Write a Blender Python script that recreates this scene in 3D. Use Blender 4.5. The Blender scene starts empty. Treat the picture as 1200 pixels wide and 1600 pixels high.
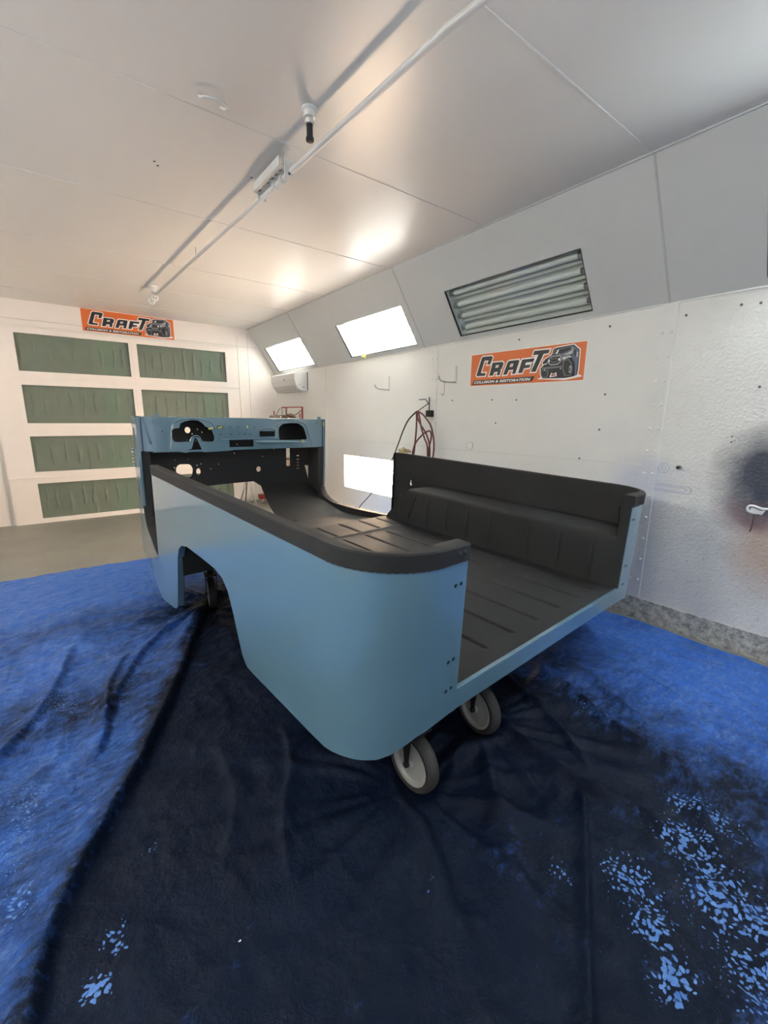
import bpy, bmesh, math, random
import numpy as np
from mathutils import Vector, Matrix
random.seed(4)
SC = bpy.context.scene
COL = SC.collection
PI = math.pi

# ------------------------------------------------------------------ camera
cam_data = bpy.data.cameras.new('camera')
cam = bpy.data.objects.new('camera', cam_data)
COL.objects.link(cam)
RT = Vector((0.795284, -0.606198, 0.006826))
UP = Vector((0.121768, 0.17076, 0.977759))
FW = Vector((0.593882, 0.776765, -0.209619))
mw = Matrix.Identity(4)
for i in range(3):
    mw[i][0], mw[i][1], mw[i][2] = RT[i], UP[i], -FW[i]
mw[2][3] = 1.2
cam.matrix_world = mw
cam_data.sensor_fit = 'HORIZONTAL'
cam_data.sensor_width = 36.0
cam_data.lens = 20.25
cam_data.clip_start = 0.02
SC.camera = cam

# ------------------------------------------------------------------ light and exposure
SC.view_settings.view_transform = 'Standard'
SC.view_settings.look = 'None'
SC.view_settings.gamma = 1.0
SC.view_settings.use_curve_mapping = False
SC.view_settings.exposure = 1.26
TUBE_COOL = 22.0        # lit slope tubes
TUBE_LEFT = 19.0         # added unseen slope tubes, lighting the booth from the left
TUBE_DIM = 5.5          # lit slope tubes at the far end
TUBE_MID = 11.0         # second slope fixture
TUBE_WARM = 62.0        # lit low wall fixture
DAY = 0.45              # daylight through the open end behind the camera
world = bpy.data.worlds.new('world')
SC.world = world
world.use_nodes = True
bg = world.node_tree.nodes['Background']
bg.inputs['Color'].default_value = (0.78, 0.88, 1.0, 1)
bg.inputs['Strength'].default_value = DAY
pd = bpy.data.lights.new('daylight_opening', 'AREA')
pd.shape = 'RECTANGLE'
pd.size, pd.size_y = 3.6, 2.2
pd.cycles.is_portal = True
portal = bpy.data.objects.new('daylight_opening', pd)
portal.location = (0.6, -1.98, 1.15)
portal.rotation_euler = (PI / 2, 0, 0)
COL.objects.link(portal)

# ------------------------------------------------------------------ materials
def nmat(name):
    m = bpy.data.materials.new(name)
    m.use_nodes = True
    nt = m.node_tree
    return m, nt, nt.nodes['Principled BSDF']

def setp(b, **k):
    names = dict(rough='Roughness', metal='Metallic', coat='Coat Weight', coatr='Coat Roughness', spec='Specular IOR Level', sheen='Sheen Weight')
    for a, v in k.items():
        b.inputs[names[a]].default_value = v

def rgb(c):
    return (c[0], c[1], c[2], 1)

def N(nt, t, **k):
    n = nt.nodes.new(t)
    for a, v in k.items():
        setattr(n, a, v)
    return n

def noise(nt, vec, scale, detail=4, rough=0.55, dist=0.0):
    n = N(nt, 'ShaderNodeTexNoise')
    n.inputs['Scale'].default_value = scale
    n.inputs['Detail'].default_value = detail
    n.inputs['Roughness'].default_value = rough
    n.inputs['Distortion'].default_value = dist
    if vec is not None:
        nt.links.new(vec, n.inputs['Vector'])
    return n.outputs['Fac']

def ramp(nt, fac, pts):
    r = N(nt, 'ShaderNodeValToRGB')
    el = r.color_ramp.elements
    while len(el) < len(pts):
        el.new(0.5)
    for e, (p, c) in zip(el, pts):
        e.position = p
        e.color = (c, c, c, 1) if isinstance(c, (int, float)) else rgb(c)
    nt.links.new(fac, r.inputs['Fac'])
    return r.outputs['Color']

def mix(nt, fac, a, b, mode='MIX'):
    n = N(nt, 'ShaderNodeMix', data_type='RGBA', blend_type=mode)
    for s, v in ((n.inputs['Factor'], fac), (n.inputs['A'], a), (n.inputs['B'], b)):
        if isinstance(v, (int, float)):
            s.default_value = v if s.type == 'VALUE' else (v, v, v, 1)
        elif isinstance(v, tuple):
            s.default_value = rgb(v)
        else:
            nt.links.new(v, s)
    return n.outputs['Result']

def mth(nt, op, a, b=None, clamp=False):
    n = N(nt, 'ShaderNodeMath', operation=op, use_clamp=clamp)
    for i, v in enumerate((a, b)):
        if v is None:
            continue
        if isinstance(v, (int, float)):
            n.inputs[i].default_value = v
        else:
            nt.links.new(v, n.inputs[i])
    return n.outputs[0]

def bump(nt, b, h, strength, dist=0.01, into='Normal'):
    n = N(nt, 'ShaderNodeBump')
    n.inputs['Strength'].default_value = strength
    n.inputs['Distance'].default_value = dist
    nt.links.new(h, n.inputs['Height'])
    nt.links.new(n.outputs['Normal'], b.inputs[into])
    return n

def pos(nt):
    return N(nt, 'ShaderNodeNewGeometry').outputs['Position']

def objc(nt):
    return N(nt, 'ShaderNodeTexCoord').outputs['Object']

def simple(name, col, rough=0.5, bs=None, var=0.0, **k):
    m, nt, b = nmat(name)
    b.inputs['Base Color'].default_value = rgb(col)
    setp(b, rough=rough, **k)
    v = objc(nt)
    if var:
        f = noise(nt, v, 9.0)
        c2 = tuple(x * (1 - var) for x in col)
        nt.links.new(mix(nt, f, col, c2), b.inputs['Base Color'])
    if bs:
        bump(nt, b, noise(nt, v, bs[0], 3), bs[1], bs[2] if len(bs) > 2 else 0.003)
    return m

def blob(nt, p, cy, cz, ry, rz, soft=0.5):
    """soft elliptical mask in the y-z plane of the right wall"""
    s = N(nt, 'ShaderNodeSeparateXYZ')
    nt.links.new(p, s.inputs[0])
    a = mth(nt, 'POWER', mth(nt, 'ABSOLUTE', mth(nt, 'MULTIPLY', mth(nt, 'SUBTRACT', s.outputs[1], cy), 1 / ry)), 2)
    c = mth(nt, 'POWER', mth(nt, 'ABSOLUTE', mth(nt, 'MULTIPLY', mth(nt, 'SUBTRACT', s.outputs[2], cz), 1 / rz)), 2)
    d = mth(nt, 'SQRT', mth(nt, 'ADD', a, c))
    d = mth(nt, 'ADD', d, mth(nt, 'MULTIPLY', mth(nt, 'SUBTRACT', noise(nt, p, 9, 4), 0.5), 0.5))
    return mth(nt, 'MULTIPLY', mth(nt, 'SUBTRACT', 1.0 + soft / 2, d), 1 / soft, clamp=True)

def wall_material():
    m, nt, b = nmat('booth_wall_paint')
    p = pos(nt)
    c = mix(nt, noise(nt, p, 3.0, 5), (0.75, 0.74, 0.705), (0.67, 0.665, 0.64))
    # faint grey grime specks, mostly low on the near end of the wall
    s = N(nt, 'ShaderNodeSeparateXYZ')
    nt.links.new(p, s.inputs[0])
    near = mth(nt, 'MULTIPLY', mth(nt, 'SUBTRACT', 1.35, s.outputs[1]), 1.6, clamp=True)
    low = mth(nt, 'MULTIPLY', mth(nt, 'SUBTRACT', 1.05, s.outputs[2]), 1.6, clamp=True)
    spk = ramp(nt, noise(nt, p, 55, 3, 0.7), [(0.60, 0), (0.72, 1)])
    c = mix(nt, mth(nt, 'MULTIPLY', mth(nt, 'MULTIPLY', spk, mth(nt, 'MULTIPLY', near, low)), 0.65), c, (0.2, 0.2, 0.2))
    blot = ramp(nt, noise(nt, p, 2.2, 5, 0.6), [(0.45, 0), (0.75, 1)])
    c = mix(nt, mth(nt, 'MULTIPLY', mth(nt, 'MULTIPLY', blot, near), 0.45), c, (0.42, 0.42, 0.41))
    # oversprayed patches
    c = mix(nt, mth(nt, 'MULTIPLY', blob(nt, p, 0.44, 0.60, 0.17, 0.22, 0.9), 0.62), c, (0.42, 0.24, 0.15))
    c = mix(nt, mth(nt, 'MULTIPLY', blob(nt, p, 0.57, 0.745, 0.13, 0.09, 0.9), 0.75), c, (0.20, 0.10, 0.12))
    c = mix(nt, mth(nt, 'MULTIPLY', blob(nt, p, 0.50, 0.94, 0.21, 0.20, 0.85), 0.97), c, (0.022, 0.032, 0.062))
    c = mix(nt, mth(nt, 'MULTIPLY', blob(nt, p, 1.10, 0.86, 0.16, 0.12, 1.0), 0.28), c, (0.22, 0.3, 0.62))
    nt.links.new(c, b.inputs['Base Color'])
    setp(b, rough=0.42)
    h = mth(nt, 'ADD', mth(nt, 'MULTIPLY', noise(nt, p, 70, 3), mth(nt, 'ADD', mth(nt, 'MULTIPLY', near, 1.4), 0.25)), mth(nt, 'MULTIPLY', noise(nt, p, 12, 4), 0.6))
    bump(nt, b, h, 0.35, 0.008)
    return m

def ceiling_material():
    m, nt, b = nmat('ceiling_gloss_paint')
    p = pos(nt)
    c = mix(nt, noise(nt, p, 1.1, 2), (0.70, 0.68, 0.65), (0.65, 0.635, 0.61))
    nt.links.new(c, b.inputs['Base Color'])
    setp(b, rough=0.30, spec=0.21)
    bump(nt, b, noise(nt, p, 60, 3), 0.06, 0.004)
    return m

def floor_material():
    m, nt, b = nmat('concrete_floor')
    p = pos(nt)
    c = mix(nt, noise(nt, p, 2.5, 8, 0.65), (0.29, 0.28, 0.245), (0.155, 0.15, 0.132))
    c = mix(nt, ramp(nt, noise(nt, p, 11, 5, 0.7), [(0.6, 0), (0.75, 0.5)]), c, (0.34, 0.325, 0.29))
    nt.links.new(c, b.inputs['Base Color'])
    setp(b, rough=0.5)
    bump(nt, b, noise(nt, p, 60, 6), 0.3, 0.004)
    return m

def curb_material():
    m, nt, b = nmat('curb_concrete')
    p = pos(nt)
    c = mix(nt, ramp(nt, noise(nt, p, 26, 8, 0.75), [(0.38, 0), (0.62, 1)]), (0.62, 0.61, 0.57), (0.20, 0.20, 0.19))
    nt.links.new(c, b.inputs['Base Color'])
    setp(b, rough=0.8)
    bump(nt, b, noise(nt, p, 90, 6), 0.6, 0.006)
    return m

def liner_material():
    m, nt, b = nmat('bed_liner_black')
    p = objc(nt)
    c = mix(nt, noise(nt, p, 5, 5), (0.016, 0.016, 0.017), (0.028, 0.028, 0.029))
    nt.links.new(c, b.inputs['Base Color'])
    setp(b, rough=0.66, spec=0.3)
    bump(nt, b, noise(nt, p, 330, 3, 0.7), 0.5, 0.003)
    return m

def paint_material():
    m, nt, b = nmat('blue_grey_car_paint')
    b.inputs['Base Color'].default_value = (0.108, 0.208, 0.28, 1)
    setp(b, rough=0.34, coat=1.0, coatr=0.04, spec=0.4)
    b.inputs['Coat IOR'].default_value = 1.85
    bump(nt, b, noise(nt, objc(nt), 160, 2), 0.01, 0.001, 'Coat Normal')
    return m

def foam_material():
    m, nt, b = nmat('green_insulation_fabric')
    p = pos(nt)
    c = mix(nt, noise(nt, p, 7, 6, 0.7), (0.115, 0.155, 0.12), (0.175, 0.205, 0.165))
    s = N(nt, 'ShaderNodeSeparateXYZ')
    nt.links.new(p, s.inputs[0])
    gx = mth(nt, 'SUBTRACT', 1.0, mth(nt, 'MULTIPLY', mth(nt, 'ABSOLUTE', mth(nt, 'SUBTRACT', mth(nt, 'FRACT', mth(nt, 'MULTIPLY', mth(nt, 'SUBTRACT', s.outputs[0], 0.11), 0.885)), 0.5)), 5), clamp=True)
    c = mix(nt, mth(nt, 'MULTIPLY', gx, 0.35), c, (0.13, 0.24, 0.17))
    nt.links.new(c, b.inputs['Base Color'])
    setp(b, rough=0.6)
    bump(nt, b, noise(nt, p, 40, 5), 0.35, 0.01)
    return m

def tarp_material():
    m, nt, b = nmat('blue_tarpaulin')
    p = pos(nt)
    at = N(nt, 'ShaderNodeAttribute', attribute_name='overspray')
    sp = N(nt, 'ShaderNodeSeparateColor')
    nt.links.new(at.outputs['Color'], sp.inputs[0])
    dark, flake, rim = sp.outputs[0], sp.outputs[1], sp.outputs[2]
    # saturated clean tarp / worn lighter tarp
    base = mix(nt, noise(nt, p, 4, 6, 0.65), (0.020, 0.095, 0.42), (0.045, 0.14, 0.45))
    mpg = N(nt, 'ShaderNodeMapping'); mpg.inputs['Rotation'].default_value = (0, 0, 0.5); mpg.inputs['Scale'].default_value = (1.0, 2.4, 1.0)
    nt.links.new(p, mpg.inputs['Vector'])
    st = mpg.outputs[0]
    base = mix(nt, ramp(nt, noise(nt, st, 20, 6, 0.8, 0.4), [(0.47, 0), (0.70, 0.75)]), base, (0.16, 0.25, 0.50))
    over = mix(nt, noise(nt, p, 3, 6, 0.7), (0.0015, 0.0028, 0.0065), (0.006, 0.012, 0.030))
    over = mix(nt, ramp(nt, noise(nt, p, 60, 6, 0.8), [(0.58, 0), (0.9, 0.4)]), over, (0.025, 0.04, 0.08))
    nz = mth(nt, 'ADD', mth(nt, 'MULTIPLY', mth(nt, 'SUBTRACT', noise(nt, p, 3.2, 9, 0.8), 0.5), 1.5), mth(nt, 'MULTIPLY', mth(nt, 'SUBTRACT', noise(nt, st, 16, 8, 0.75, 0.5), 0.5), 0.9))
    d = mth(nt, 'ADD', dark, mth(nt, 'MULTIPLY', nz, rim))
    c = mix(nt, ramp(nt, d, [(0.22, 0), (0.80, 0.985)]), base, over)
    # flaked-off chips where the blue shows through
    v = N(nt, 'ShaderNodeTexVoronoi', feature='SMOOTH_F1')
    v.inputs['Scale'].default_value = 84
    v.inputs['Smoothness'].default_value = 0.25
    wob = N(nt, 'ShaderNodeTexNoise')
    wob.inputs['Scale'].default_value = 20
    nt.links.new(p, wob.inputs['Vector'])
    mp = N(nt, 'ShaderNodeVectorMath', operation='MULTIPLY_ADD')
    nt.links.new(wob.outputs['Color'], mp.inputs[0])
    mp.inputs[1].default_value = (0.05, 0.05, 0.05)
    nt.links.new(p, mp.inputs[2])
    nt.links.new(mp.outputs[0], v.inputs['Vector'])
    chip = mth(nt, 'SUBTRACT', mth(nt, 'MULTIPLY', flake, 0.88), mth(nt, 'ADD', v.outputs['Distance'], mth(nt, 'MULTIPLY', noise(nt, p, 13, 4), 0.55)))
    chip = mth(nt, 'MULTIPLY', chip, 9.0, clamp=True)
    c = mix(nt, chip, c, mix(nt, noise(nt, p, 40, 2), (0.03, 0.11, 0.40), (0.16, 0.31, 0.62)))
    nt.links.new(c, b.inputs['Base Color'])
    nt.links.new(ramp(nt, noise(nt, p, 15, 5), [(0.3, 0.30), (0.7, 0.55)]), b.inputs['Roughness'])
    setp(b, spec=0.11)
    h = mth(nt, 'ADD', noise(nt, p, 22, 7, 0.68, 0.6), mth(nt, 'MULTIPLY', noise(nt, p, 90, 4, 0.6), 0.35))
    bump(nt, b, h, 0.6, 0.012)
    return m

def tube_material(name, col, strength):
    m, nt, b = nmat(name)
    b.inputs['Base Color'].default_value = (0.9, 0.9, 0.9, 1)
    b.inputs['Emission Color'].default_value = rgb(col)
    b.inputs['Emission Strength'].default_value = strength
    return m

def glass_material():
    m, nt, b = nmat('fixture_glass')
    nt.nodes.remove(b)
    tr = N(nt, 'ShaderNodeBsdfTransparent')
    tr.inputs['Color'].default_value = (0.93, 0.95, 0.94, 1)
    gl = N(nt, 'ShaderNodeBsdfGlossy')
    gl.inputs['Roughness'].default_value = 0.08
    lw = N(nt, 'ShaderNodeLayerWeight')
    lw.inputs['Blend'].default_value = 0.5
    ms = N(nt, 'ShaderNodeMixShader')
    nt.links.new(mth(nt, 'ADD', mth(nt, 'MULTIPLY', mth(nt, 'POWER', lw.outputs['Facing'], 4), 0.5), 0.04), ms.inputs[0])
    nt.links.new(tr.outputs[0], ms.inputs[1])
    nt.links.new(gl.outputs[0], ms.inputs[2])
    nt.links.new(ms.outputs[0], nt.nodes['Material Output'].inputs['Surface'])
    return m

M = dict(
    wall=wall_material(), ceiling=ceiling_material(), floor=floor_material(), curb=curb_material(),
    liner=liner_material(), paint=paint_material(), foam=foam_material(), tarp=tarp_material(),
    slope=simple('slope_panel_paint', (0.56, 0.57, 0.56), 0.38, (14, 0.12, 0.006), 0.06),
    door=simple('door_cream_paint', (0.87, 0.81, 0.765), 0.5, (9, 0.2, 0.006), 0.07),
    caulk=simple('caulk', (0.66, 0.65, 0.62), 0.6),
    slopecaulk=simple('slope_caulk', (0.44, 0.45, 0.44), 0.6),
    white=simple('white_plastic', (0.72, 0.72, 0.71), 0.4, var=0.04),
    whitemetal=simple('white_painted_metal', (0.6, 0.6, 0.585), 0.4, (60, 0.2), 0.1),
    gasket=simple('dark_gasket', (0.03, 0.03, 0.03), 0.6),
    black=simple('black_rubber', (0.012, 0.012, 0.012), 0.55, (200, 0.2)),
    satin=simple('satin_black_steel', (0.012, 0.012, 0.013), 0.6, (240, 0.4)),
    tread=simple('grey_caster_tread', (0.05, 0.046, 0.042), 0.65, (60, 0.4), 0.4),
    hub=simple('grey_caster_disc', (0.50, 0.50, 0.47), 0.4, (30, 0.3), 0.35),
    steel=simple('worn_steel', (0.33, 0.31, 0.28), 0.42, (40, 0.3), 0.4, metal=0.6),
    tape=simple('yellow_masking_tape', (0.50, 0.50, 0.17), 0.7, (80, 0.3)),
    paper=simple('crumpled_masking_paper', (0.5, 0.42, 0.24), 0.8, (30, 0.5), 0.4),
    red=simple('red_enamel', (0.30, 0.03, 0.03), 0.4, var=0.3),
    brown=simple('oily_brown_metal', (0.16, 0.11, 0.08), 0.5, (40, 0.4), 0.5),
    hose=simple('maroon_air_hose', (0.17, 0.05, 0.05), 0.5, var=0.3),
    orange=simple('banner_orange', (0.68, 0.155, 0.035), 0.4),
    bwhite=simple('banner_white', (0.86, 0.82, 0.78), 0.4),
    bblack=simple('banner_black', (0.022, 0.024, 0.028), 0.4),
    bgrey=simple('banner_grey', (0.16, 0.17, 0.19), 0.4),
    bblue=simple('banner_steel_blue', (0.10, 0.13, 0.19), 0.4),
    bsilver=simple('banner_silver', (0.45, 0.47, 0.5), 0.4),
    bred=simple('banner_red', (0.36, 0.06, 0.05), 0.5),
    tube_off=simple('unlit_tube_glass', (0.88, 0.88, 0.87), 0.2),
    reflector=simple('fixture_reflector', (0.86, 0.87, 0.86), 0.4, (20, 0.1), 0.1),
    reflector_warm=simple('fixture_reflector_cream', (0.85, 0.8, 0.7), 0.5),
    chrome=simple('grey_metal', (0.4, 0.4, 0.39), 0.35, metal=0.8),
    ink=simple('pen_ink', (0.22, 0.25, 0.42), 0.8),
    screw=simple('dark_screw_head', (0.10, 0.10, 0.10), 0.5),
    tube_cool=tube_material('lit_tube_cool', (1.0, 0.95, 0.90), TUBE_COOL),
    tube_warm=tube_material('lit_tube_warm', (1.0, 0.70, 0.50), TUBE_WARM),
    tube_mid=tube_material('lit_tube_mid', (1.0, 0.95, 0.90), TUBE_MID),
    tube_left=tube_material('lit_tube_left', (1.0, 0.95, 0.90), TUBE_LEFT),
    tube_day=tube_material('lit_tube_daylight', (0.88, 0.94, 1.0), TUBE_COOL * 0.8),
    tube_dim=tube_material('lit_tube_far', (1.0, 0.93, 0.86), TUBE_DIM),
    glass=glass_material(),
)

# ------------------------------------------------------------------ helpers
def thing(name, label, cat, loc=(0, 0, 0), group=None, matrix=None):
    o = bpy.data.objects.new(name, None)
    COL.objects.link(o)
    o.empty_display_size = 0.1
    if matrix is not None:
        o.matrix_world = matrix
    else:
        o.location = loc
    o['label'] = label
    o['category'] = cat
    if group:
        o['group'] = group
    return o

def tag(o, label, cat, group=None, kind=None):
    o['label'] = label
    o['category'] = cat
    if group:
        o['group'] = group
    if kind:
        o['kind'] = kind
    return o

def mesh_obj(name, bm, mats, parent=None, smooth=False, label=None, recalc=True):
    if recalc:
        bmesh.ops.recalc_face_normals(bm, faces=bm.faces)
    me = bpy.data.meshes.new(name)
    bm.to_mesh(me)
    bm.free()
    if not isinstance(mats, (list, tuple)):
        mats = [mats]
    for m in mats:
        me.materials.append(m)
    if smooth:
        me.shade_smooth()
        try:
            me.set_sharp_from_angle(angle=math.radians(38))
        except Exception:
            pass
    o = bpy.data.objects.new(name, me)
    COL.objects.link(o)
    if parent is not None:
        o.parent = parent
    if label:
        o['label'] = label
    return o

def islands(bm):
    seen, out = set(), []
    bm.verts.ensure_lookup_table()
    for v in bm.verts:
        if v in seen:
            continue
        st, comp = [v], set([v])
        while st:
            q = st.pop()
            for e in q.link_edges:
                w = e.other_vert(q)
                if w not in comp:
                    comp.add(w); st.append(w)
        seen |= comp
        out.append(comp)
    return out

def split_objs(name, bm, mats, parent=None, smooth=False, label=None):
    """one object per separate piece"""
    objs = []
    for comp in islands(bm):
        nb = bmesh.new()
        mp = {v: nb.verts.new(v.co) for v in comp}
        for f in {f for v in comp for f in v.link_faces}:
            g = nb.faces.new([mp[v] for v in f.verts]); g.material_index = f.material_index; g.smooth = f.smooth
        objs.append(mesh_obj(name, nb, mats, parent, smooth, label))
    bm.free()
    return objs

def structure(name, bm, mats, smooth=False):
    o = mesh_obj(name, bm, mats, None, smooth)
    o['kind'] = 'structure'
    return o

def box(bm, lo, hi, mi=0, bev=0.0):
    vs = [bm.verts.new((x, y, z)) for x in (lo[0], hi[0]) for y in (lo[1], hi[1]) for z in (lo[2], hi[2])]
    fs = []
    for q in ((0, 1, 3, 2), (4, 6, 7, 5), (0, 4, 5, 1), (2, 3, 7, 6), (0, 2, 6, 4), (1, 5, 7, 3)):
        f = bm.faces.new([vs[i] for i in q])
        f.material_index = mi
        fs.append(f)
    if bev:
        es = list({e for f in fs for e in f.edges})
        bmesh.ops.bevel(bm, geom=es, offset=bev, segments=2, affect='EDGES', material=mi)
    return vs

def obox(bm, center, axes, half, mi=0):
    """oriented box"""
    c = Vector(center)
    ax = [Vector(a).normalized() * h for a, h in zip(axes, half)]
    vs = [bm.verts.new(c + ax[0] * i + ax[1] * j + ax[2] * k) for i in (-1, 1) for j in (-1, 1) for k in (-1, 1)]
    for q in ((0, 1, 3, 2), (4, 6, 7, 5), (0, 4, 5, 1), (2, 3, 7, 6), (0, 2, 6, 4), (1, 5, 7, 3)):
        f = bm.faces.new([vs[i] for i in q])
        f.material_index = mi

def smooth_path(pts, n=6):
    P = [Vector(p) for p in pts]
    if len(P) < 3:
        return P
    Q = [P[0] * 2 - P[1]] + P + [P[-1] * 2 - P[-2]]
    out = []
    for i in range(1, len(Q) - 2):
        a, b, c, d = Q[i - 1], Q[i], Q[i + 1], Q[i + 2]
        for k in range(n):
            t = k / n
            out.append(0.5 * ((2 * b) + (c - a) * t + (2 * a - 5 * b + 4 * c - d) * t * t + (3 * b - a - 3 * c + d) * t ** 3))
    out.append(P[-1])
    return out

def tube(bm, pts, r, seg=10, mi=0, closed=False, cap=True):
    P = [Vector(p) for p in pts]
    n = len(P)
    rings = []
    prev = None
    for i in range(n):
        if closed:
            t = (P[(i + 1) % n] - P[i - 1]).normalized()
        else:
            t = (P[min(i + 1, n - 1)] - P[max(i - 1, 0)]).normalized()
        if prev is None:
            a = Vector((0, 0, 1)) if abs(t.z) < 0.9 else Vector((1, 0, 0))
            x = t.cross(a).normalized()
        else:
            x = (prev - t * prev.dot(t)).normalized()
        prev = x
        y = t.cross(x)
        rr = r[i] if isinstance(r, (list, tuple)) else r
        rings.append([bm.verts.new(P[i] + (x * math.cos(2 * PI * k / seg) + y * math.sin(2 * PI * k / seg)) * rr) for k in range(seg)])
    m = n if closed else n - 1
    for i in range(m):
        a, b = rings[i], rings[(i + 1) % n]
        for k in range(seg):
            f = bm.faces.new((a[k], a[(k + 1) % seg], b[(k + 1) % seg], b[k]))
            f.material_index = mi
            f.smooth = True
    if cap and not closed:
        for q in (rings[0], rings[-1]):
            f = bm.faces.new(q)
            f.material_index = mi

def lathe(bm, prof, origin=(0, 0, 0), axis=(0, 0, 1), seg=24, mi=0):
    """prof: list of (radius, height along axis)"""
    ax = Vector(axis).normalized()
    a = Vector((0, 0, 1)) if abs(ax.z) < 0.9 else Vector((1, 0, 0))
    x = ax.cross(a).normalized()
    y = ax.cross(x)
    o = Vector(origin)
    rings = []
    for r, h in prof:
        if r < 1e-6:
            rings.append([bm.verts.new(o + ax * h)])
        else:
            rings.append([bm.verts.new(o + ax * h + (x * math.cos(2 * PI * k / seg) + y * math.sin(2 * PI * k / seg)) * r) for k in range(seg)])
    for A, B in zip(rings, rings[1:]):
        for k in range(seg):
            if len(A) == 1 and len(B) == 1:
                continue
            if len(A) == 1:
                vs = (A[0], B[(k + 1) % seg], B[k])
            elif len(B) == 1:
                vs = (A[k], A[(k + 1) % seg], B[0])
            else:
                vs = (A[k], A[(k + 1) % seg], B[(k + 1) % seg], B[k])
            f = bm.faces.new(vs)
            f.material_index = mi
            f.smooth = True

def circle(cx, cy, rx, ry=None, n=16):
    ry = rx if ry is None else ry
    return [(cx + rx * math.cos(2 * PI * k / n), cy + ry * math.sin(2 * PI * k / n)) for k in range(n)]

def rect(x0, y0, x1, y1):
    return [(x0, y0), (x1, y0), (x1, y1), (x0, y1)]

def round_poly(pts, r, n=4):
    """round every corner of a polygon by radius-like distance r"""
    out = []
    m = len(pts)
    for i in range(m):
        p0, p1, p2 = Vector(pts[i - 1]), Vector(pts[i]), Vector(pts[(i + 1) % m])
        a, b = (p0 - p1), (p2 - p1)
        d = min(r, a.length * 0.45, b.length * 0.45)
        A, B = p1 + a.normalized() * d, p1 + b.normalized() * d
        for k in range(n + 1):
            t = k / n
            q = A * (1 - t) ** 2 + p1 * 2 * t * (1 - t) + B * t * t
            out.append((q.x, q.y))
    return out

def fill2d(outer, holes=(), thick=0.004):
    cu = bpy.data.curves.new('outline', 'CURVE')
    cu.dimensions = '2D'
    cu.fill_mode = 'BOTH'
    cu.extrude = thick / 2
    for poly in [outer] + list(holes):
        sp = cu.splines.new('POLY')
        sp.points.add(len(poly) - 1)
        for pt, (x, y) in zip(sp.points, poly):
            pt.co = (x, y, 0, 1)
        sp.use_cyclic_u = True
    ob = bpy.data.objects.new('outline', cu)
    me = bpy.data.meshes.new_from_object(ob)
    bm = bmesh.new()
    bm.from_mesh(me)
    bmesh.ops.remove_doubles(bm, verts=bm.verts, dist=1e-6)
    bpy.data.objects.remove(ob)
    bpy.data.curves.remove(cu)
    bpy.data.meshes.remove(me)
    return bm

def slice_at(bm, xs, axis=0):
    nrm = [0, 0, 0]
    nrm[axis] = 1
    for x in xs:
        co = [0, 0, 0]
        co[axis] = x
        bmesh.ops.bisect_plane(bm, geom=bm.verts[:] + bm.edges[:] + bm.faces[:], plane_co=co, plane_no=nrm, dist=1e-5)

def join_bm(dst, src, matrix=None, mi=None):
    if matrix is not None:
        src.transform(matrix)
    mp = {v: dst.verts.new(v.co) for v in src.verts}
    for f in src.faces:
        try:
            g = dst.faces.new([mp[v] for v in f.verts])
            g.material_index = f.material_index if mi is None else mi
            g.smooth = f.smooth
        except ValueError:
            pass
    src.free()

def basis(o, x, y, z):
    m = Matrix.Identity(4)
    for i in range(3):
        m[i][0], m[i][1], m[i][2], m[i][3] = x[i], y[i], z[i], o[i]
    return m

# ------------------------------------------------------------------ the room
CEIL, WX, DY = 2.415, 2.768, 6.28
CX0, SZ = 2.372, 1.826            # slope panel: ceiling edge x, wall edge z
LX, BY = -1.5, -2.0
LXC = LX + (WX - CX0)               # the booth is symmetric: left slope meets the ceiling here
S_DIR = Vector((WX - CX0, 0, SZ - CEIL)).normalized()      # down the slope
S_NRM = Vector((-(CEIL - SZ), 0, -(WX - CX0))).normalized()  # into the room
S_LEN = math.hypot(WX - CX0, CEIL - SZ)

bm = bmesh.new(); box(bm, (LX, BY, -0.1), (WX + 0.2, DY, 0.0)); structure('floor', bm, M['floor'])
bm = bmesh.new(); box(bm, (LXC, BY, CEIL), (CX0, DY, CEIL + 0.08)); structure('ceiling', bm, M['ceiling'])
bm = bmesh.new(); box(bm, (LX - 0.1, BY, 0), (LX, DY, SZ)); structure('wall_left', bm, M['door'])
# end of the booth behind the camera: open doorway to daylight with two side piers and a header
bm = bmesh.new()
box(bm, (LX, BY - 0.1, 0), (LX + 0.3, BY, CEIL)); box(bm, (2.4, BY - 0.1, 0), (WX + .1, BY, CEIL)); box(bm, (LX + .3, BY - 0.1, 2.25), (2.4, BY, CEIL))
structure('wall_back', bm, M['wall'])
# right wall with the low fixture opening
LOWF = (3.335, 0.40, 4.42, 0.787)
b2 = fill2d([(BY, 0.0), (DY, 0.0), (DY, SZ), (BY, SZ)], [rect(*LOWF)], 0.02)
b2.transform(basis((WX + 0.01, 0, 0), (0, 1, 0), (0, 0, 1), (1, 0, 0)))
structure('wall_right', b2, M['wall'])
bm = bmesh.new(); box(bm, (WX - 0.006, BY, 0.0), (WX + 0.001, DY, 0.133)); structure('baseboard_right', bm, M['curb'])
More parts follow.
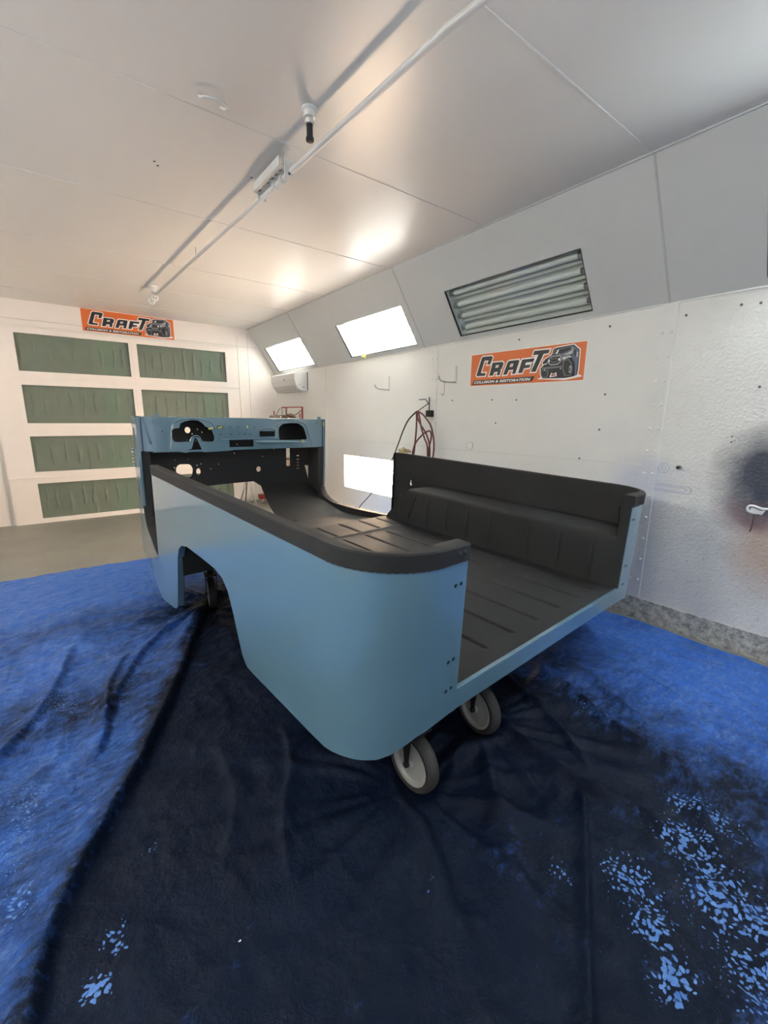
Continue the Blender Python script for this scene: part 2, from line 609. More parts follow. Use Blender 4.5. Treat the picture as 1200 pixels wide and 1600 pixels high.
# slope panel with four fixture openings; local x = y-world, local y = distance down the slope
def sdist(z):
    return (CEIL - z) / (CEIL - SZ) * S_LEN
FX = [(1.495, 2.585), (3.11, 4.20), (5.03, 6.12), (-0.42, 0.665)]
s0, s1 = sdist(2.162), sdist(1.862)
holes = [rect(a, s0, b, s1) for a, b in FX]
b2 = fill2d([(BY, 0), (DY, 0), (DY, S_LEN), (BY, S_LEN)], holes, 0.02)
SB = basis(Vector((CX0, 0, CEIL)) - S_NRM * 0.01, (0, 1, 0), S_DIR, -S_NRM)
b2.transform(SB)
structure('wall_right_upper', b2, M['slope'])
LS_DIR = Vector((LX - LXC, 0, SZ - CEIL)).normalized()
LS_NRM = Vector((CEIL - SZ, 0, -(WX - CX0))).normalized()
FXL = [(-0.30, 0.79), (1.495, 2.585), (3.11, 4.20), (5.03, 6.12)]  # openings for the added left fixtures
b2 = fill2d([(BY, 0), (DY, 0), (DY, S_LEN), (BY, S_LEN)], [rect(a, s0, b, s1) for a, b in FXL], 0.02)
b2.transform(basis(Vector((LXC, 0, CEIL)) - LS_NRM * 0.01, (0, 1, 0), LS_DIR, -LS_NRM))
structure('wall_left_upper', b2, M['slope'])
# far wall (carries the garage door) with everything above and beside it
bm = bmesh.new(); box(bm, (LX, DY, 0), (WX + 0.1, DY + 0.1, CEIL)); structure('wall_front', bm, M['door'])

# seams and battens
tn = [0]
def trim(lo, hi, mat, bev=0.0, extra=None):
    tn[0] += 1
    b = bmesh.new()
    box(b, lo, hi, 0, bev)
    if extra:
        extra(b)
    return structure('trim_%d' % tn[0], b, mat)
for y in (1.085, 2.07, 3.08, 4.11, 4.93, 5.75):
    trim((LXC, y - 0.005, CEIL - 0.003), (CX0, y + 0.005, CEIL + 0.01), M['ceiling'], 0.001)
for y in (1.075, 3.03, 5.0):
    tn[0] += 1
    b = bmesh.new()
    obox(b, Vector((CX0, y, CEIL)) + S_DIR * S_LEN / 2 + S_NRM * 0.001, ((0, 1, 0), S_DIR, S_NRM), (0.005, S_LEN / 2, 0.0025))
    structure('trim_%d' % tn[0], b, M['slopecaulk'])
tn[0] += 1
b = bmesh.new(); tube(b, [(CX0, BY, CEIL), (CX0, DY, CEIL)], 0.008, 6); structure('trim_%d' % tn[0], b, M['slopecaulk'])
tn[0] += 1
b = bmesh.new(); tube(b, [(WX - .001, BY, SZ), (WX - .001, DY, SZ)], 0.006, 6); structure('trim_%d' % tn[0], b, M['caulk'])
def rivets(ys, zs, r=0.008):
    def f(b):
        for y in ys:
            for z in zs:
                lathe(b, [(r, 0), (r * .95, .003), (r * .5, .006), (0, .0065)], (WX - .005, y, z), (-1, 0, 0), 10)
    return f
zs6 = [1.677, 1.549, 1.42, 1.29, 1.16, 1.03, 0.90, 0.77, 0.64, 0.51, 0.38, 0.25]
trim((WX - .005, 1.026, 0.133), (WX + .002, 1.112, SZ), M['wall'], 0.002, rivets((1.046, 1.092), zs6))
zs2 = [1.72, 1.55, 1.37, 1.17, .97, .77, .55, .35]
trim((WX - .004, 2.86, 0.133), (WX + .002, 2.935, SZ), M['wall'], 0.002, rivets((2.875, 2.92), zs2, 0.006))
trim((WX - .004, 4.80, 0.133), (WX + .002, 4.87, SZ), M['wall'], 0.002, rivets((4.82, 4.85), zs2, 0.006))
trim((WX - .003, 1.112, 0.945), (WX + .002, 2.86, 0.953), M['caulk'], 0.001)
trim((WX - .003, 2.935, 0.955), (WX + .002, 4.80, 0.963), M['caulk'], 0.001)

# ------------------------------------------------------------------ garage door
door = bpy.data.objects.new('door_1', None); COL.objects.link(door); door.location = (0.93, DY - .001, 0); door['kind'] = 'structure'
DX0, DX1, DXA, DXB = -0.177, 2.036, 0.884, 0.972
rows = [(1.687, 2.078), (1.132, 1.542), (0.590, 0.988), (0.052, 0.458)]
b2 = fill2d(rect(-0.42, 0.0, 2.20, 2.14), [rect(a, z0, b_, z1) for z0, z1 in rows for a, b_ in ((DX0, DXA), (DXB, DX1))], 0.03)
slice_at(b2, [0.0])
b2.transform(basis((-0.93, -0.018, 0), (1, 0, 0), (0, 0, 1), (0, -1, 0)))
mesh_obj('door_frame', b2, M['door'], door)
# joints between the door sections (raised lips)
bm = bmesh.new()
for z in (0.525, 1.06, 1.615):
    box(bm, (-0.42 - .93, -0.040, z - 0.004), (2.20 - .93, -0.030, z + 0.006), 0, 0.002)
for z0, z1 in rows:
    box(bm, (DXA + .03 - .93, -0.037, z0 - .02), (DXA + .036 - .93, -0.031, z1 + .02))
split_objs('door_joint', bm, M['door'], door)
rr = random.Random(8)
def foam_panel(x0, x1, z0, z1):
    b = bmesh.new()
    nx, nz = 110, 22
    W = x1 - x0
    bumps = [(rr.uniform(.05, .95), rr.uniform(.10, .28), rr.uniform(.74, .92), rr.uniform(.006, .015), rr.uniform(.006, .013), rr.uniform(-.012, .012)) for _ in range(9)]
    bumps = [((k + .5 + rr.uniform(-.25, .25)) / 9, *q[1:]) for k, q in enumerate(bumps)]
    g = []
    for j in range(nz + 1):
        row = []
        for i in range(nx + 1):
            u, t = i / nx, j / nz
            x = u * W
            d = 0.0
            for (c, ta, tb, a, w, sl) in bumps:
                xx = c * W + sl * (t - .5) + 0.004 * math.sin(9 * t + c * 40)
                env = max(0, min(1, (t - ta) * 9)) * max(0, min(1, (tb - t) * 9))
                d += a * env * math.exp(-((x - xx) / w) ** 2)
            d += 0.006 * math.exp(-((x - W * .5 - .006 * math.sin(7 * t)) / .012) ** 2)
            d += 0.002 * math.sin(31 * u + 3 * t) * math.sin(5 * t)
            row.append(b.verts.new((x0 + x - .93, -0.006 - d, z0 + t * (z1 - z0))))
        g.append(row)
    for j in range(nz):
        for i in range(nx):
            b.faces.new((g[j][i], g[j][i + 1], g[j + 1][i + 1], g[j + 1][i]))
    return mesh_obj('insulation_panel', b, M['foam'], door, True)
for z0, z1 in rows:
    foam_panel(DX0 - .004, DXA + .004, z0 - .004, z1 + .004)
    foam_panel(DXB - .004, DX1 + .004, z0 - .004, z1 + .004)
trim((2.215, DY - 0.004, 0), (2.222, DY + .002, 2.30), M['caulk'])
trim((-0.47, DY - 0.006, 0), (-0.455, DY + .002, 2.30), M['caulk'])
trim((-1.4, DY - 0.005, 2.215), (0.44, DY + .002, 2.223), M['caulk'])
trim((1.43, DY - 0.005, 2.175), (2.5, DY + .002, 2.183), M['caulk'])
trim((2.36, DY - 0.004, 0), (2.368, DY + .002, 2.35), M['caulk'])

# ------------------------------------------------------------------ light fixtures
def fixture(name, label, origin, ex, ey, ez, L, Wd, lit, n=4, warm=False, skew=0.0, tm='tube_cool'):
    """ex along tubes, ey across, ez into the wall; origin = corner of the opening"""
    Mx = basis(origin, ex, ey, ez)
    t = thing(name, label, 'light fixture', group='fluorescent booth light fixtures', matrix=Mx)
    b = bmesh.new()
    D = 0.095
    # open box
    box(b, (-.012, -.012, D), (L + .012, Wd + .012, D + .006))
    box(b, (-.012, -.012, 0.004), (0, Wd + .012, D)); box(b, (L, -.012, 0.004), (L + .012, Wd + .012, D))
    box(b, (0, -.012, 0.004), (L, 0, D)); box(b, (0, Wd, 0.004), (L, Wd + .012, D))
    # pleated reflector between tubes
    for k in range(n):
        y0, y1 = Wd * k / n, Wd * (k + 1) / n
        yc = (y0 + y1) / 2
        for ya, yb, za, zb in ((y0, y0 + .012, D - .045, D - .002), (y1 - .012, y1, D - .002, D - .045)):
            vs = [b.verts.new(p) for p in ((0.0, ya, za), (L, ya, za), (L, yb, zb), (0.0, yb, zb))]
            b.faces.new(vs)
    mesh_obj('housing', b, M['reflector_warm'] if warm else M['reflector'], t)
    for k in range(n):
        yc = Wd * (k + .5) / n + skew * (k - 1.5)
        b = bmesh.new()
        tube(b, [(.045, yc, D - .038), (L - .045, yc, D - .038)], 0.0185, 16)
        tb = mesh_obj('tube', b, (M['tube_warm'] if warm else M[tm]) if lit else M['tube_off'], t, True)
        b = bmesh.new()
        for xa, xb in ((.004, .047), (L - .047, L - .004)):
            tube(b, [(xa, yc, D - .038), (xb, yc, D - .038)], 0.0205, 14)
            box(b, (min(xa, xb), yc - .012, D - .03), (max(xa, xb), yc + .012, D))
        split_objs('end_cap', b, M['chrome'] if not lit else M['white'], tb)
    b = bmesh.new(); box(b, (0.002, 0.002, .012), (L - .002, Wd - .002, .015)); mesh_obj('glass_pane', b, M['glass'], t)
    b = fill2d(rect(-.003, -.003, L + .003, Wd + .003), [rect(.003, .003, L - .003, Wd - .003)], 0.012)
    b.transform(Matrix.Translation((L * 0, 0, .006)))
    mesh_obj('gasket', b, M['gasket'] if not warm else M['whitemetal'], t)
    return t
SW = s1 - s0
def slope_fixture(k, lit, label):
    a, b_ = FX[k]
    o = Vector((CX0, a, CEIL)) + S_DIR * s0
    return fixture('slope_light_fixture', label, o, (0, 1, 0), S_DIR, -S_NRM, b_ - a, SW, lit, tm=['tube_cool', 'tube_mid', 'tube_dim', 'tube_day'][k])
slope_fixture(0, False, 'unlit fluorescent fixture with four grey tubes in the sloped panel')
slope_fixture(1, True, 'glowing fluorescent fixture in the sloped panel beside the unlit one')
slope_fixture(2, True, 'small glowing fluorescent fixture in the sloped panel above the air conditioner')
slope_fixture(3, True, 'glowing bluish fixture in the right sloped panel, nearer than the unlit one')
fixture('wall_light_fixture', 'blown-out warm light fixture set low in the right wall', (WX, LOWF[0], LOWF[1]), (0, 1, 0), (0, 0, 1), (1, 0, 0), LOWF[2] - LOWF[0], LOWF[3] - LOWF[1], True, 4, True)
for k, (a, b_) in enumerate(FXL):  # out-of-view lit fixtures, added to light the walls from the left
    fixture('slope_light_fixture', ['glowing fixture in the left sloped panel, nearest the open end', 'glowing fixture in the left sloped panel, second from the open end', 'glowing fixture in the left sloped panel, second from the garage door', 'glowing fixture in the left sloped panel, nearest the garage door'][k], Vector((LXC, a, CEIL)) + LS_DIR * s0, (0, 1, 0), LS_DIR, -LS_NRM, b_ - a, SW, True, tm='tube_dim' if k >= 2 else 'tube_left')
b = bmesh.new()
for c, s_ in (((2.690, 4.04, 1.855), .018), ((2.70, 4.035, 1.835), .012)):
    for q in range(3):
        obox(b, Vector(c) + Vector((rr.uniform(-.01, .01), rr.uniform(-.015, .015), rr.uniform(-.015, .01))), ((1, rr.uniform(-1, 1), .3), (0, 1, rr.uniform(-1, 1)), (.2, 0, 1)), (.002, s_, s_ * .8))
bmesh.ops.translate(b, verts=b.verts, vec=(0.015, -.13, .0))
tag(mesh_obj('masking_tape_scrap', b, M['tape']), 'yellow tape scrap hanging from the lower edge of a lit sloped fixture', 'tape')

# ------------------------------------------------------------------ ceiling pipe and fittings
t = thing('sprinkler_pipe', 'long white pipe running along under the ceiling', 'pipe', (1.06, 2.6, 2.345))
b = bmesh.new()
path = [(1.20, -2.0, 2.345), (1.112, 0.99, 2.345), (1.094, 1.136, 2.345), (1.056, 2.308, 2.345), (0.962, 4.90, 2.345)]
tube(b, [Vector(p) - Vector((1.06, 2.6, 2.345)) for p in path], 0.0125, 14)
mesh_obj('pipe', b, M['whitemetal'], t)
b = bmesh.new()
for y, x in ((0.3, 1.131), (3.6, 1.010)):
    tube(b, [Vector((x, y, 2.345)) - Vector((1.06, 2.6, 2.345)), Vector((x, y, CEIL)) - Vector((1.06, 2.6, 2.345))], 0.004, 8)
for y, x in ((2.22, 1.059), (2.30, 1.056)):
    tube(b, [Vector((x, y - .012, 2.345)) - Vector((1.06, 2.6, 2.345)), Vector((x, y + .012, 2.345)) - Vector((1.06, 2.6, 2.345))], 0.019, 14)
split_objs('hanger', b, M['whitemetal'], t)
# channel bracket carrying the pipe
t = thing('pipe_bracket', 'perforated grey metal channel bracket holding the ceiling pipe', 'bracket', (1.03, 2.3, CEIL))
b = bmesh.new()
b2 = fill2d(rect(-.16, -.024, .16, .024), [round_poly(rect(x - .013, -.008, x + .013, .008), .006) for x in (-.12, -.072, -.024, .024, .072, .12)], .003)
join_bm(b, b2, basis((0, 0, -.055), (-0.03, 1, 0), (1, 0.03, 0), (0, 0, -1)))
obox(b, (-.024, 0, -.035), ((1, 0, 0), (0, 1, 0), (0, 0, 1)), (.0015, .16, .02))
obox(b, (.024, 0, -.035), ((1, 0, 0), (0, 1, 0), (0, 0, 1)), (.0015, .16, .02))
for y in (-.15, .15):
    tube(b, [(0, y, -.055), (0, y, 0)], .006, 8)
mesh_obj('channel', b, M['whitemetal'], t)
b = bmesh.new()
obox(b, (.022, -.165, -.055), ((1, 0, 0), (0, 1, 0), (0, 0, 1)), (.022, .004, .036))
b2 = bmesh.new(); tube(b2, [(.022, -.171, -.082), (.022, -.168, -.082)], .006, 12, 1)
join_bm(b, b2)
obox(b, (.022, .165, -.05), ((1, 0, 0), (0, 1, 0), (0, 0, 1)), (.022, .004, .03))
split_objs('end_plate', b, [M['whitemetal'], M['gasket']], t)
# sprinkler heads
t = thing('fire_sprinkler', 'sprinkler head with a dark nozzle hanging from the ceiling beside the pipe', 'sprinkler', (0.985, 1.80, CEIL), group='ceiling sprinkler heads')
b = bmesh.new(); lathe(b, [(.030, 0), (.030, -.006), (.020, -.012), (.019, -.025), (.024, -.027), (.024, -.034), (.014, -.036), (.014, -.046), (.019, -.048), (.018, -.056), (0, -.056)], seg=20); mesh_obj('base', b, M['whitemetal'], t, True)
b = bmesh.new(); lathe(b, [(.0, -.054), (.0125, -.055), (.0125, -.10), (.016, -.102), (.016, -.114), (.010, -.117), (0, -.117)], seg=18); mesh_obj('nozzle', b, M['satin'], t, True)
t = thing('fire_sprinkler', 'white ringed pipe fitting hanging where the pipe ends near the far wall', 'sprinkler', (0.952, 4.86, CEIL), group='ceiling sprinkler heads')
b = bmesh.new(); lathe(b, [(.035, 0), (.035, -.008), (.020, -.014), (.018, -.04), (.026, -.042), (.024, -.055), (.014, -.06), (.014, -.09), (0, -.09)], seg=18); mesh_obj('base', b, M['white'], t, True)
b = bmesh.new()
for dx, dy, dz in ((.012, .06, -.085), (.002, .17, -.095)):
    tube(b, [(dx + .026 * math.cos(a), dy, dz + .026 * math.sin(a)) for a in [2 * PI * k / 18 for k in range(18)]], .008, 8, closed=True)
tube(b, [(.010, 0, -.075), (.010, .17, -.075)], .010, 10)
split_objs('ring', b, M['white'], t)
# recessed D handle
t = thing('wire_loop', 'white curved wire handle fixed flat to the ceiling left of the pipe', 'handle', (.66, 1.97, CEIL))
b = bmesh.new()
tube(b, [Vector(p) - Vector((.66, 1.97, CEIL)) for p in smooth_path([(.617, 1.995, 2.413), (.618, 1.97, 2.397), (.630, 1.95, 2.393), (.682, 1.943, 2.393), (.712, 1.963, 2.395), (.712, 1.99, 2.40), (.703, 2.01, 2.413)])], .0055, 10)
mesh_obj('wire', b, M['whitemetal'], t)
# ceiling screws
for i, (x, y, l) in enumerate(((.565, 2.59, 'small dark hole in the ceiling, left one of the pair'), (.585, 2.62, 'small dark hole in the ceiling, right one of the pair'), (.99, 2.44, 'single dark screw in the ceiling beside the pipe bracket'))):
    b = bmesh.new(); lathe(b, [(.006, 0), (.006, -.002), (0, -.003)], seg=10); o = mesh_obj('ceiling_screw', b, M['screw']); o.location = (x, y, CEIL); tag(o, l, 'screw', 'dark specks in the ceiling')

# ------------------------------------------------------------------ banners
LET = dict(
 C=[[(0.492, 0.078), (0.839, 0.088), (0.89, 0.134), (0.802, 0.35), (0.679, 0.356), (0.729, 0.216), (0.561, 0.213), (0.44, 0.585), (0.458, 0.623), (0.641, 0.625), (0.615, 0.715), (0.284, 0.712), (0.257, 0.674), (0.436, 0.127)]],
 R=[[(0.903, 0.308), (1.283, 0.312), (1.335, 0.369), (1.273, 0.541), (1.22, 0.559), (1.245, 0.602), (1.205, 0.729), (1.090, 0.729), (1.130, 0.616), (0.992, 0.62), (0.943, 0.729), (0.793, 0.729)], [(1.044, 0.4), (1.16, 0.402), (1.133, 0.48), (1.023, 0.483)]],
 A=[[(1.546, 0.306), (1.888, 0.303), (1.916, 0.344), (1.800, 0.722), (1.680, 0.722), (1.722, 0.592), (1.542, 0.595), (1.487, 0.729), (1.345, 0.735), (1.484, 0.35)], [(1.605, 0.404), (1.708, 0.404), (1.677, 0.497), (1.574, 0.5)]],
 F=[[(2.012, 0.308), (2.439, 0.305), (2.40, 0.405), (2.154, 0.41), (2.131, 0.486), (2.313, 0.483), (2.285, 0.575), (2.1, 0.58), (2.045, 0.715), (1.902, 0.715)]],
 T=[[(2.421, 0.088), (2.914, 0.098), (2.877, 0.2), (2.725, 0.206), (2.506, 0.712), (2.354, 0.708), (2.559, 0.21), (2.373, 0.205)]])
TRUCK = [(3.023, 0.119), (3.115, 0.084), (3.629, 0.053), (3.814, 0.196), (3.825, 0.556), (3.826, 0.725), (3.81, 0.846), (3.913, 0.894), (3.675, 0.918), (3.471, 0.946), (2.639, 0.9), (2.754, 0.88), (2.692, 0.784), (2.669, 0.599), (2.778, 0.515), (2.721, 0.478), (2.752, 0.383), (2.912, 0.306), (3.004, 0.25)]

def grow(poly, d):
    """offset a polygon outward by d"""
    P = [Vector(p) for p in poly]
    area = sum(P[i - 1].x * P[i].y - P[i].x * P[i - 1].y for i in range(len(P)))
    s = 1 if area > 0 else -1
    out = []
    for i in range(len(P)):
        e1 = (P[i] - P[i - 1]).normalized(); e2 = (P[(i + 1) % len(P)] - P[i]).normalized()
        n1, n2 = Vector((e1.y, -e1.x)) * s, Vector((e2.y, -e2.x)) * s
        n = n1 + n2
        if n.length < 1e-4:
            n = n1
        n.normalize()
        k = d / max(0.5, n.dot(n1))
        q = P[i] + n * k
        out.append((q.x, q.y))
    return out

def banner(label, origin, ex, ey, ez, Wb, Hb):
    t = thing('shop_banner', label, 'banner', group='orange shop banners', matrix=basis(origin, ex, ey, ez))
    S = Wb / 4.0
    SV = Hb
    def flat(polys, z, th, mi, dst):
        P = [[(x * S, -y * SV) for x, y in p] for p in polys]
        q = fill2d(P[0], P[1:], th)
        join_bm(dst, q, Matrix.Translation((0, 0, z)), mi)
    b = bmesh.new()
    flat([[(-.02, -.02), (4.02, -.02), (4.02, 1.02), (-.02, 1.02)]], .001, .002, 1, b)
    flat([[(0, 0), (4, 0), (4, 1), (0, 1)]], .0022, .001, 0, b)
    mesh_obj('backing', b, [M['orange'], M['bwhite']], t)
    b = bmesh.new()
    for k, P in LET.items():
        g = [grow([(x, y * .95 + .012) for x, y in P[0]], .038)]
        flat(g, .0032, .0008, 1, b)
        flat([[(x, y * .95 + .012) for x, y in P[0]]], .004, .0008, 0, b)
        for hole in P[1:]:
            hh = [(x, y * .95 + .012) for x, y in hole]
            flat([hh], .0046, .0006, 1, b)
            cx = sum(p[0] for p in hh) / 4; cy = sum(p[1] for p in hh) / 4
            flat([[(cx + (x - cx) * .45, cy + (y - cy) * .45) for x, y in hh]], .005, .0006, 2, b)
    mesh_obj('lettering', b, [M['bblack'], M['bwhite'], M['orange']], t)
    b = bmesh.new()
    flat([[(0.155, 0.825), (2.49, 0.815), (2.41, 0.955), (0.085, 0.965)]], .0032, .0008, 0, b)
    cu = bpy.data.curves.new('tagline', 'FONT')
    cu.body = 'COLLISION & RESTORATION'
    cu.size = 0.13 * SV * 1.0
    cu.shear = 0.35
    cu.offset = 0.0012
    cu.extrude = .0003
    cu.space_character = 1.08
    ob = bpy.data.objects.new('tagline', cu)
    me = bpy.data.meshes.new_from_object(ob)
    q = bmesh.new(); q.from_mesh(me)
    xs = [v.co.x for v in q.verts]; ys = [v.co.y for v in q.verts]
    sx = (2.20 * S) / (max(xs) - min(xs)); sy = (.082 * SV) / (max(ys) - min(ys))
    for v in q.verts:
        v.co.x = (v.co.x - min(xs)) * sx + .165 * S
        v.co.y = (v.co.y - min(ys)) * sy - .932 * SV
        v.co.z += .004
    join_bm(b, q, None, 1)
    bpy.data.objects.remove(ob); bpy.data.curves.remove(cu); bpy.data.meshes.remove(me)
    mesh_obj('tagline', b, [M['bblack'], M['bwhite']], t)
    b = bmesh.new()
    mats = [M['bwhite'], M['bblack'], M['bgrey'], M['bblue'], M['bsilver'], M['bred'], M['orange']]
    z = .0032
    def put(poly, mi):
        nonlocal z
        z += .0004
        flat([poly], z, .0004, mi, b)
    put(grow(TRUCK, .028), 0)
    put(TRUCK[:6] + [(3.81, .86), (3.66, .90), (3.47, .92), (2.99, .905), (2.763, .893)] + TRUCK[12:], 1)
    put([(3.05, 0.135), (3.62, 0.08), (3.613, 0.173), (3.481, 0.233), (3.289, 0.277), (3.03, 0.25)], 2)
    put([(3.09, 0.155), (3.56, 0.105), (3.55, 0.17), (3.45, 0.215), (3.28, 0.25), (3.06, 0.235)], 1)
    put([(3.164, 0.146), (3.213, 0.138), (3.164, 0.24), (3.106, 0.241)], 0)
    put([(3.646, 0.095), (3.80, 0.206), (3.80, 0.459), (3.79, 0.86), (3.745, 0.87), (3.725, 0.548), (3.62, 0.392), (3.611, 0.319)], 3)
    put([(3.66, .18), (3.72, .22), (3.72, .36), (3.67, .34)], 1)
    put([(3.745, .24), (3.785, .27), (3.785, .4), (3.75, .38)], 4)
    put([(3.482, 0.250), (3.60, 0.19), (3.62, 0.10), (3.635, 0.12), (3.63, 0.25), (3.60, .30), (3.35, .30), (3.35, .28)], 4)
    put([(3.0, .285), (3.30, .275), (3.55, .315), (3.60, .35), (3.3, .345), (2.93, .33)], 2)
    put([(2.905, 0.371), (3.02, 0.298), (3.262, 0.298), (3.326, 0.38), (3.305, 0.466), (3.225, 0.54), (2.991, 0.55), (2.885, 0.459)], 4)
    put([(2.930, 0.375), (3.03, 0.318), (3.252, 0.318), (3.300, 0.385), (3.285, 0.450), (3.215, 0.515), (2.995, 0.525), (2.915, 0.45)], 1)
    put([(2.985, 0.368), (3.21, 0.362), (3.222, 0.436), (3.19, 0.475), (2.99, 0.475)], 2)
    put([(3.0, 0.385), (3.195, 0.380), (3.20, 0.43), (3.18, 0.455), (3.0, 0.455)], 1)
    put(circle(2.935, .423, .028, .034, 14), 0)
    put(circle(3.255, .406, .030, .036, 14), 0)
    put([(3.338, 0.356), (3.571, 0.328), (3.63, 0.382), (3.521, 0.385), (3.359, 0.445)], 4)
    put(circle(3.40, .385, .022, .024, 12), 0)
    put([(2.738, 0.59), (2.98, 0.585), (3.358, 0.585), (3.362, 0.630), (2.986, 0.640), (2.727, 0.635)], 2)
    put([(2.69, .66), (2.95, .68), (2.95, .84), (2.90, .88), (2.76, .875), (2.71, .80)], 2)
    put([(2.72, .68), (2.92, .70), (2.92, .83), (2.88, .86), (2.78, .855), (2.74, .79)], 1)
    put([(3.37, 0.455), (3.54, 0.415), (3.65, 0.544), (3.70, 0.718), (3.66, 0.87), (3.46, 0.865), (3.38, 0.67)], 2)
    put([(3.40, 0.475), (3.53, 0.44), (3.62, 0.55), (3.67, 0.718), (3.64, 0.85), (3.49, 0.845), (3.41, 0.67)], 1)
    put(circle(3.615, .70, .035, .10, 16), 4)
    put(circle(3.61, .70, .02, .06, 12), 1)
    put(circle(2.83, .66, .02, .022, 12), 4)
    put(circle(3.33, .66, .018, .020, 12), 4)
    put([(3.004, 0.879), (3.061, 0.753), (3.115, 0.795), (3.214, 0.75), (3.237, 0.859)], 0)
    put([(3.06, 0.85), (3.085, 0.785), (3.13, 0.815), (3.19, 0.785), (3.195, 0.84)], 5)
    put([(2.80, .50), (2.90, .48), (2.90, .50), (2.82, .52)], 0)
    put(circle(2.80, .40, .016, .018, 10), 4)
    mesh_obj('truck_drawing', b, mats, t)
    return t
bdir = Vector((0, -0.960, -0.012)).normalized()
banner('orange shop banner on the right wall below the unlit fixture', (WX - .0005, 2.472, 1.704), bdir, Vector((0, -0.0125, 1)).normalized(), (-1, 0, 0), 0.952, 0.236)
banner('orange shop banner above the garage door on the far wall', (0.448, DY - .0005, 2.410), Vector((.97, 0, -.003)).normalized(), (0, 0, 1), (0, -1, 0), 0.968, 0.238)

# ------------------------------------------------------------------ tarpaulin
TX0, TX1, TY0, TY1 = -1.38, 2.70, -1.7, 4.06
def tarp():
    rng = np.random.RandomState(5)
    nx, ny = 560, 790
    X, Y = np.meshgrid(np.linspace(TX0, TX1, nx), np.linspace(TY0, TY1, ny))
    def vnoise(x, y, seed):
        r = np.random.RandomState(seed)
        G = r.rand(128, 128)
        xi, yi = np.floor(x).astype(int), np.floor(y).astype(int)
        fx, fy = x - xi, y - yi
        fx = fx * fx * (3 - 2 * fx); fy = fy * fy * (3 - 2 * fy)
        g = lambda a, c: G[a % 128, c % 128]
        return (g(xi, yi) * (1 - fx) + g(xi + 1, yi) * fx) * (1 - fy) + (g(xi, yi + 1) * (1 - fx) + g(xi + 1, yi + 1) * fx) * fy
    def fbm(x, y, seed, o=4):
        s = 0; a = 1; t = 0
        for k in range(o):
            s = s + a * vnoise(x * 2 ** k + 17 * k, y * 2 ** k + 31 * k, seed + k); t += a; a *= .5
        return s / t
    def ridged(x, y, seed, o=3):
        s = 0; a = 1; t = 0
        for k in range(o):
            s = s + a * (1 - np.abs(2 * vnoise(x * 2 ** k + 9 * k, y * 2 ** k + 5 * k, seed + k) - 1)) ** 3; t += a; a *= .5
        return s / t
    Z = 0.004 + 0.010 * fbm(X * 2.2, Y * 2.2, 1)
    w1, w2 = fbm(X * 1.5, Y * 1.5, 40), fbm(X * 1.5, Y * 1.5, 50)
    Z += 0.013 * ridged((X + .5 * w1) * 3.0, (Y + .5 * w2) * 1.6, 11)
    Z += 0.008 * ridged((X * .8 + Y * .6 + .3 * w2) * 3.4, (Y * .8 - X * .6) * 7, 21)
    Z += 0.005 * ridged((X + .2 * w2) * 13, (Y + .2 * w1) * 9, 31)
    # wrinkles that radiate from the casters
    for cx, cy, ph, amp, R in ((.80, .90, 0.4, .020, .55), (1.2, .95, 1.7, .022, .75), (.70, 2.74, .9, .022, .55), (1.12, 2.78, 2.2, .012, .5)):
        dx, dy = X - cx, Y - cy
        r = np.hypot(dx, dy); a = np.arctan2(dy, dx)
        wv = np.maximum(0, np.sin(a * 6 + ph + 2.2 * fbm(X * 2, Y * 2, 77))) ** 3 + .6 * np.maximum(0, np.sin(a * 13 + ph * 3 + 3 * w1)) ** 2
        Z += amp * wv * np.exp(-((r - .22) / R) ** 2) * np.clip((r - .08) / .12, 0, 1)
    # long folds; A height, left/right widths either side of the line
    def fold(pts, A, wl, wr, fade=True):
        nonlocal Z
        P = np.array([tuple(p[:2]) for p in smooth_path([(a, b_, 0) for a, b_ in pts], 5)])
        best = np.full(X.shape, 1e9); sd = np.zeros(X.shape); tt = np.zeros(X.shape)
        L = len(P) - 1
        for i in range(L):
            a, b_ = P[i], P[i + 1]
            d = b_ - a; l2 = d @ d + 1e-12
            t = np.clip(((X - a[0]) * d[0] + (Y - a[1]) * d[1]) / l2, 0, 1)
            ex, ey = X - a[0] - t * d[0], Y - a[1] - t * d[1]
            q = ex * ex + ey * ey
            m = q < best
            best = np.where(m, q, best)
            sd = np.where(m, np.sign(d[0] * ey - d[1] * ex), sd)
            tt = np.where(m, (i + t) / L, tt)
        r = np.sqrt(best)
        w = np.where(sd > 0, wl, wr)
        env = np.clip(tt * 6, 0, 1) * np.clip((1 - tt) * 6, 0, 1) if fade else 1
        Z += A * np.exp(-(r / w) ** 1.6) * env
    fold([(.66, 2.72), (.453, 2.237), (.29, 1.88), (.121, 1.532), (-.041, 1.258), (-.129, 1.094), (-.163, .95), (-.22, .6), (-.3, .2)], .042, .012, .10, False)
    fold([(.728, 2.716), (.347, 2.483), (.13, 2.1), (-.006, 1.721)], .026, .012, .05)
    fold([(-.02, 2.712), (-.135, 2.158), (-.273, 1.864), (-.36, 1.7)], .028, .014, .05)
    fold([(.20, 2.40), (.083, 2.107), (.04, 1.8), (-.02, 1.62)], .024, .010, .045)
    fold([(1.22, .56), (1.205, .525), (1.07, .45), (.956, .382), (.724, .254), (.5, .13)], .022, .010, .018)
    fold([(1.246, .57), (1.295, .429), (1.283, .283)], .018, .015, .015)
    fold([(1.80, 1.30), (1.751, 1.121), (1.672, .808), (1.601, .496), (1.56, .35), (1.335, .222), (1.2, .1)], .028, .012, .035)
    fold([(1.60, 1.2), (1.50, .95), (1.42, .72), (1.30, .55)], .022, .02, .012)
    fold([(2.0, 1.22), (1.90, .95), (1.80, .70), (1.72, .5)], .020, .014, .025)
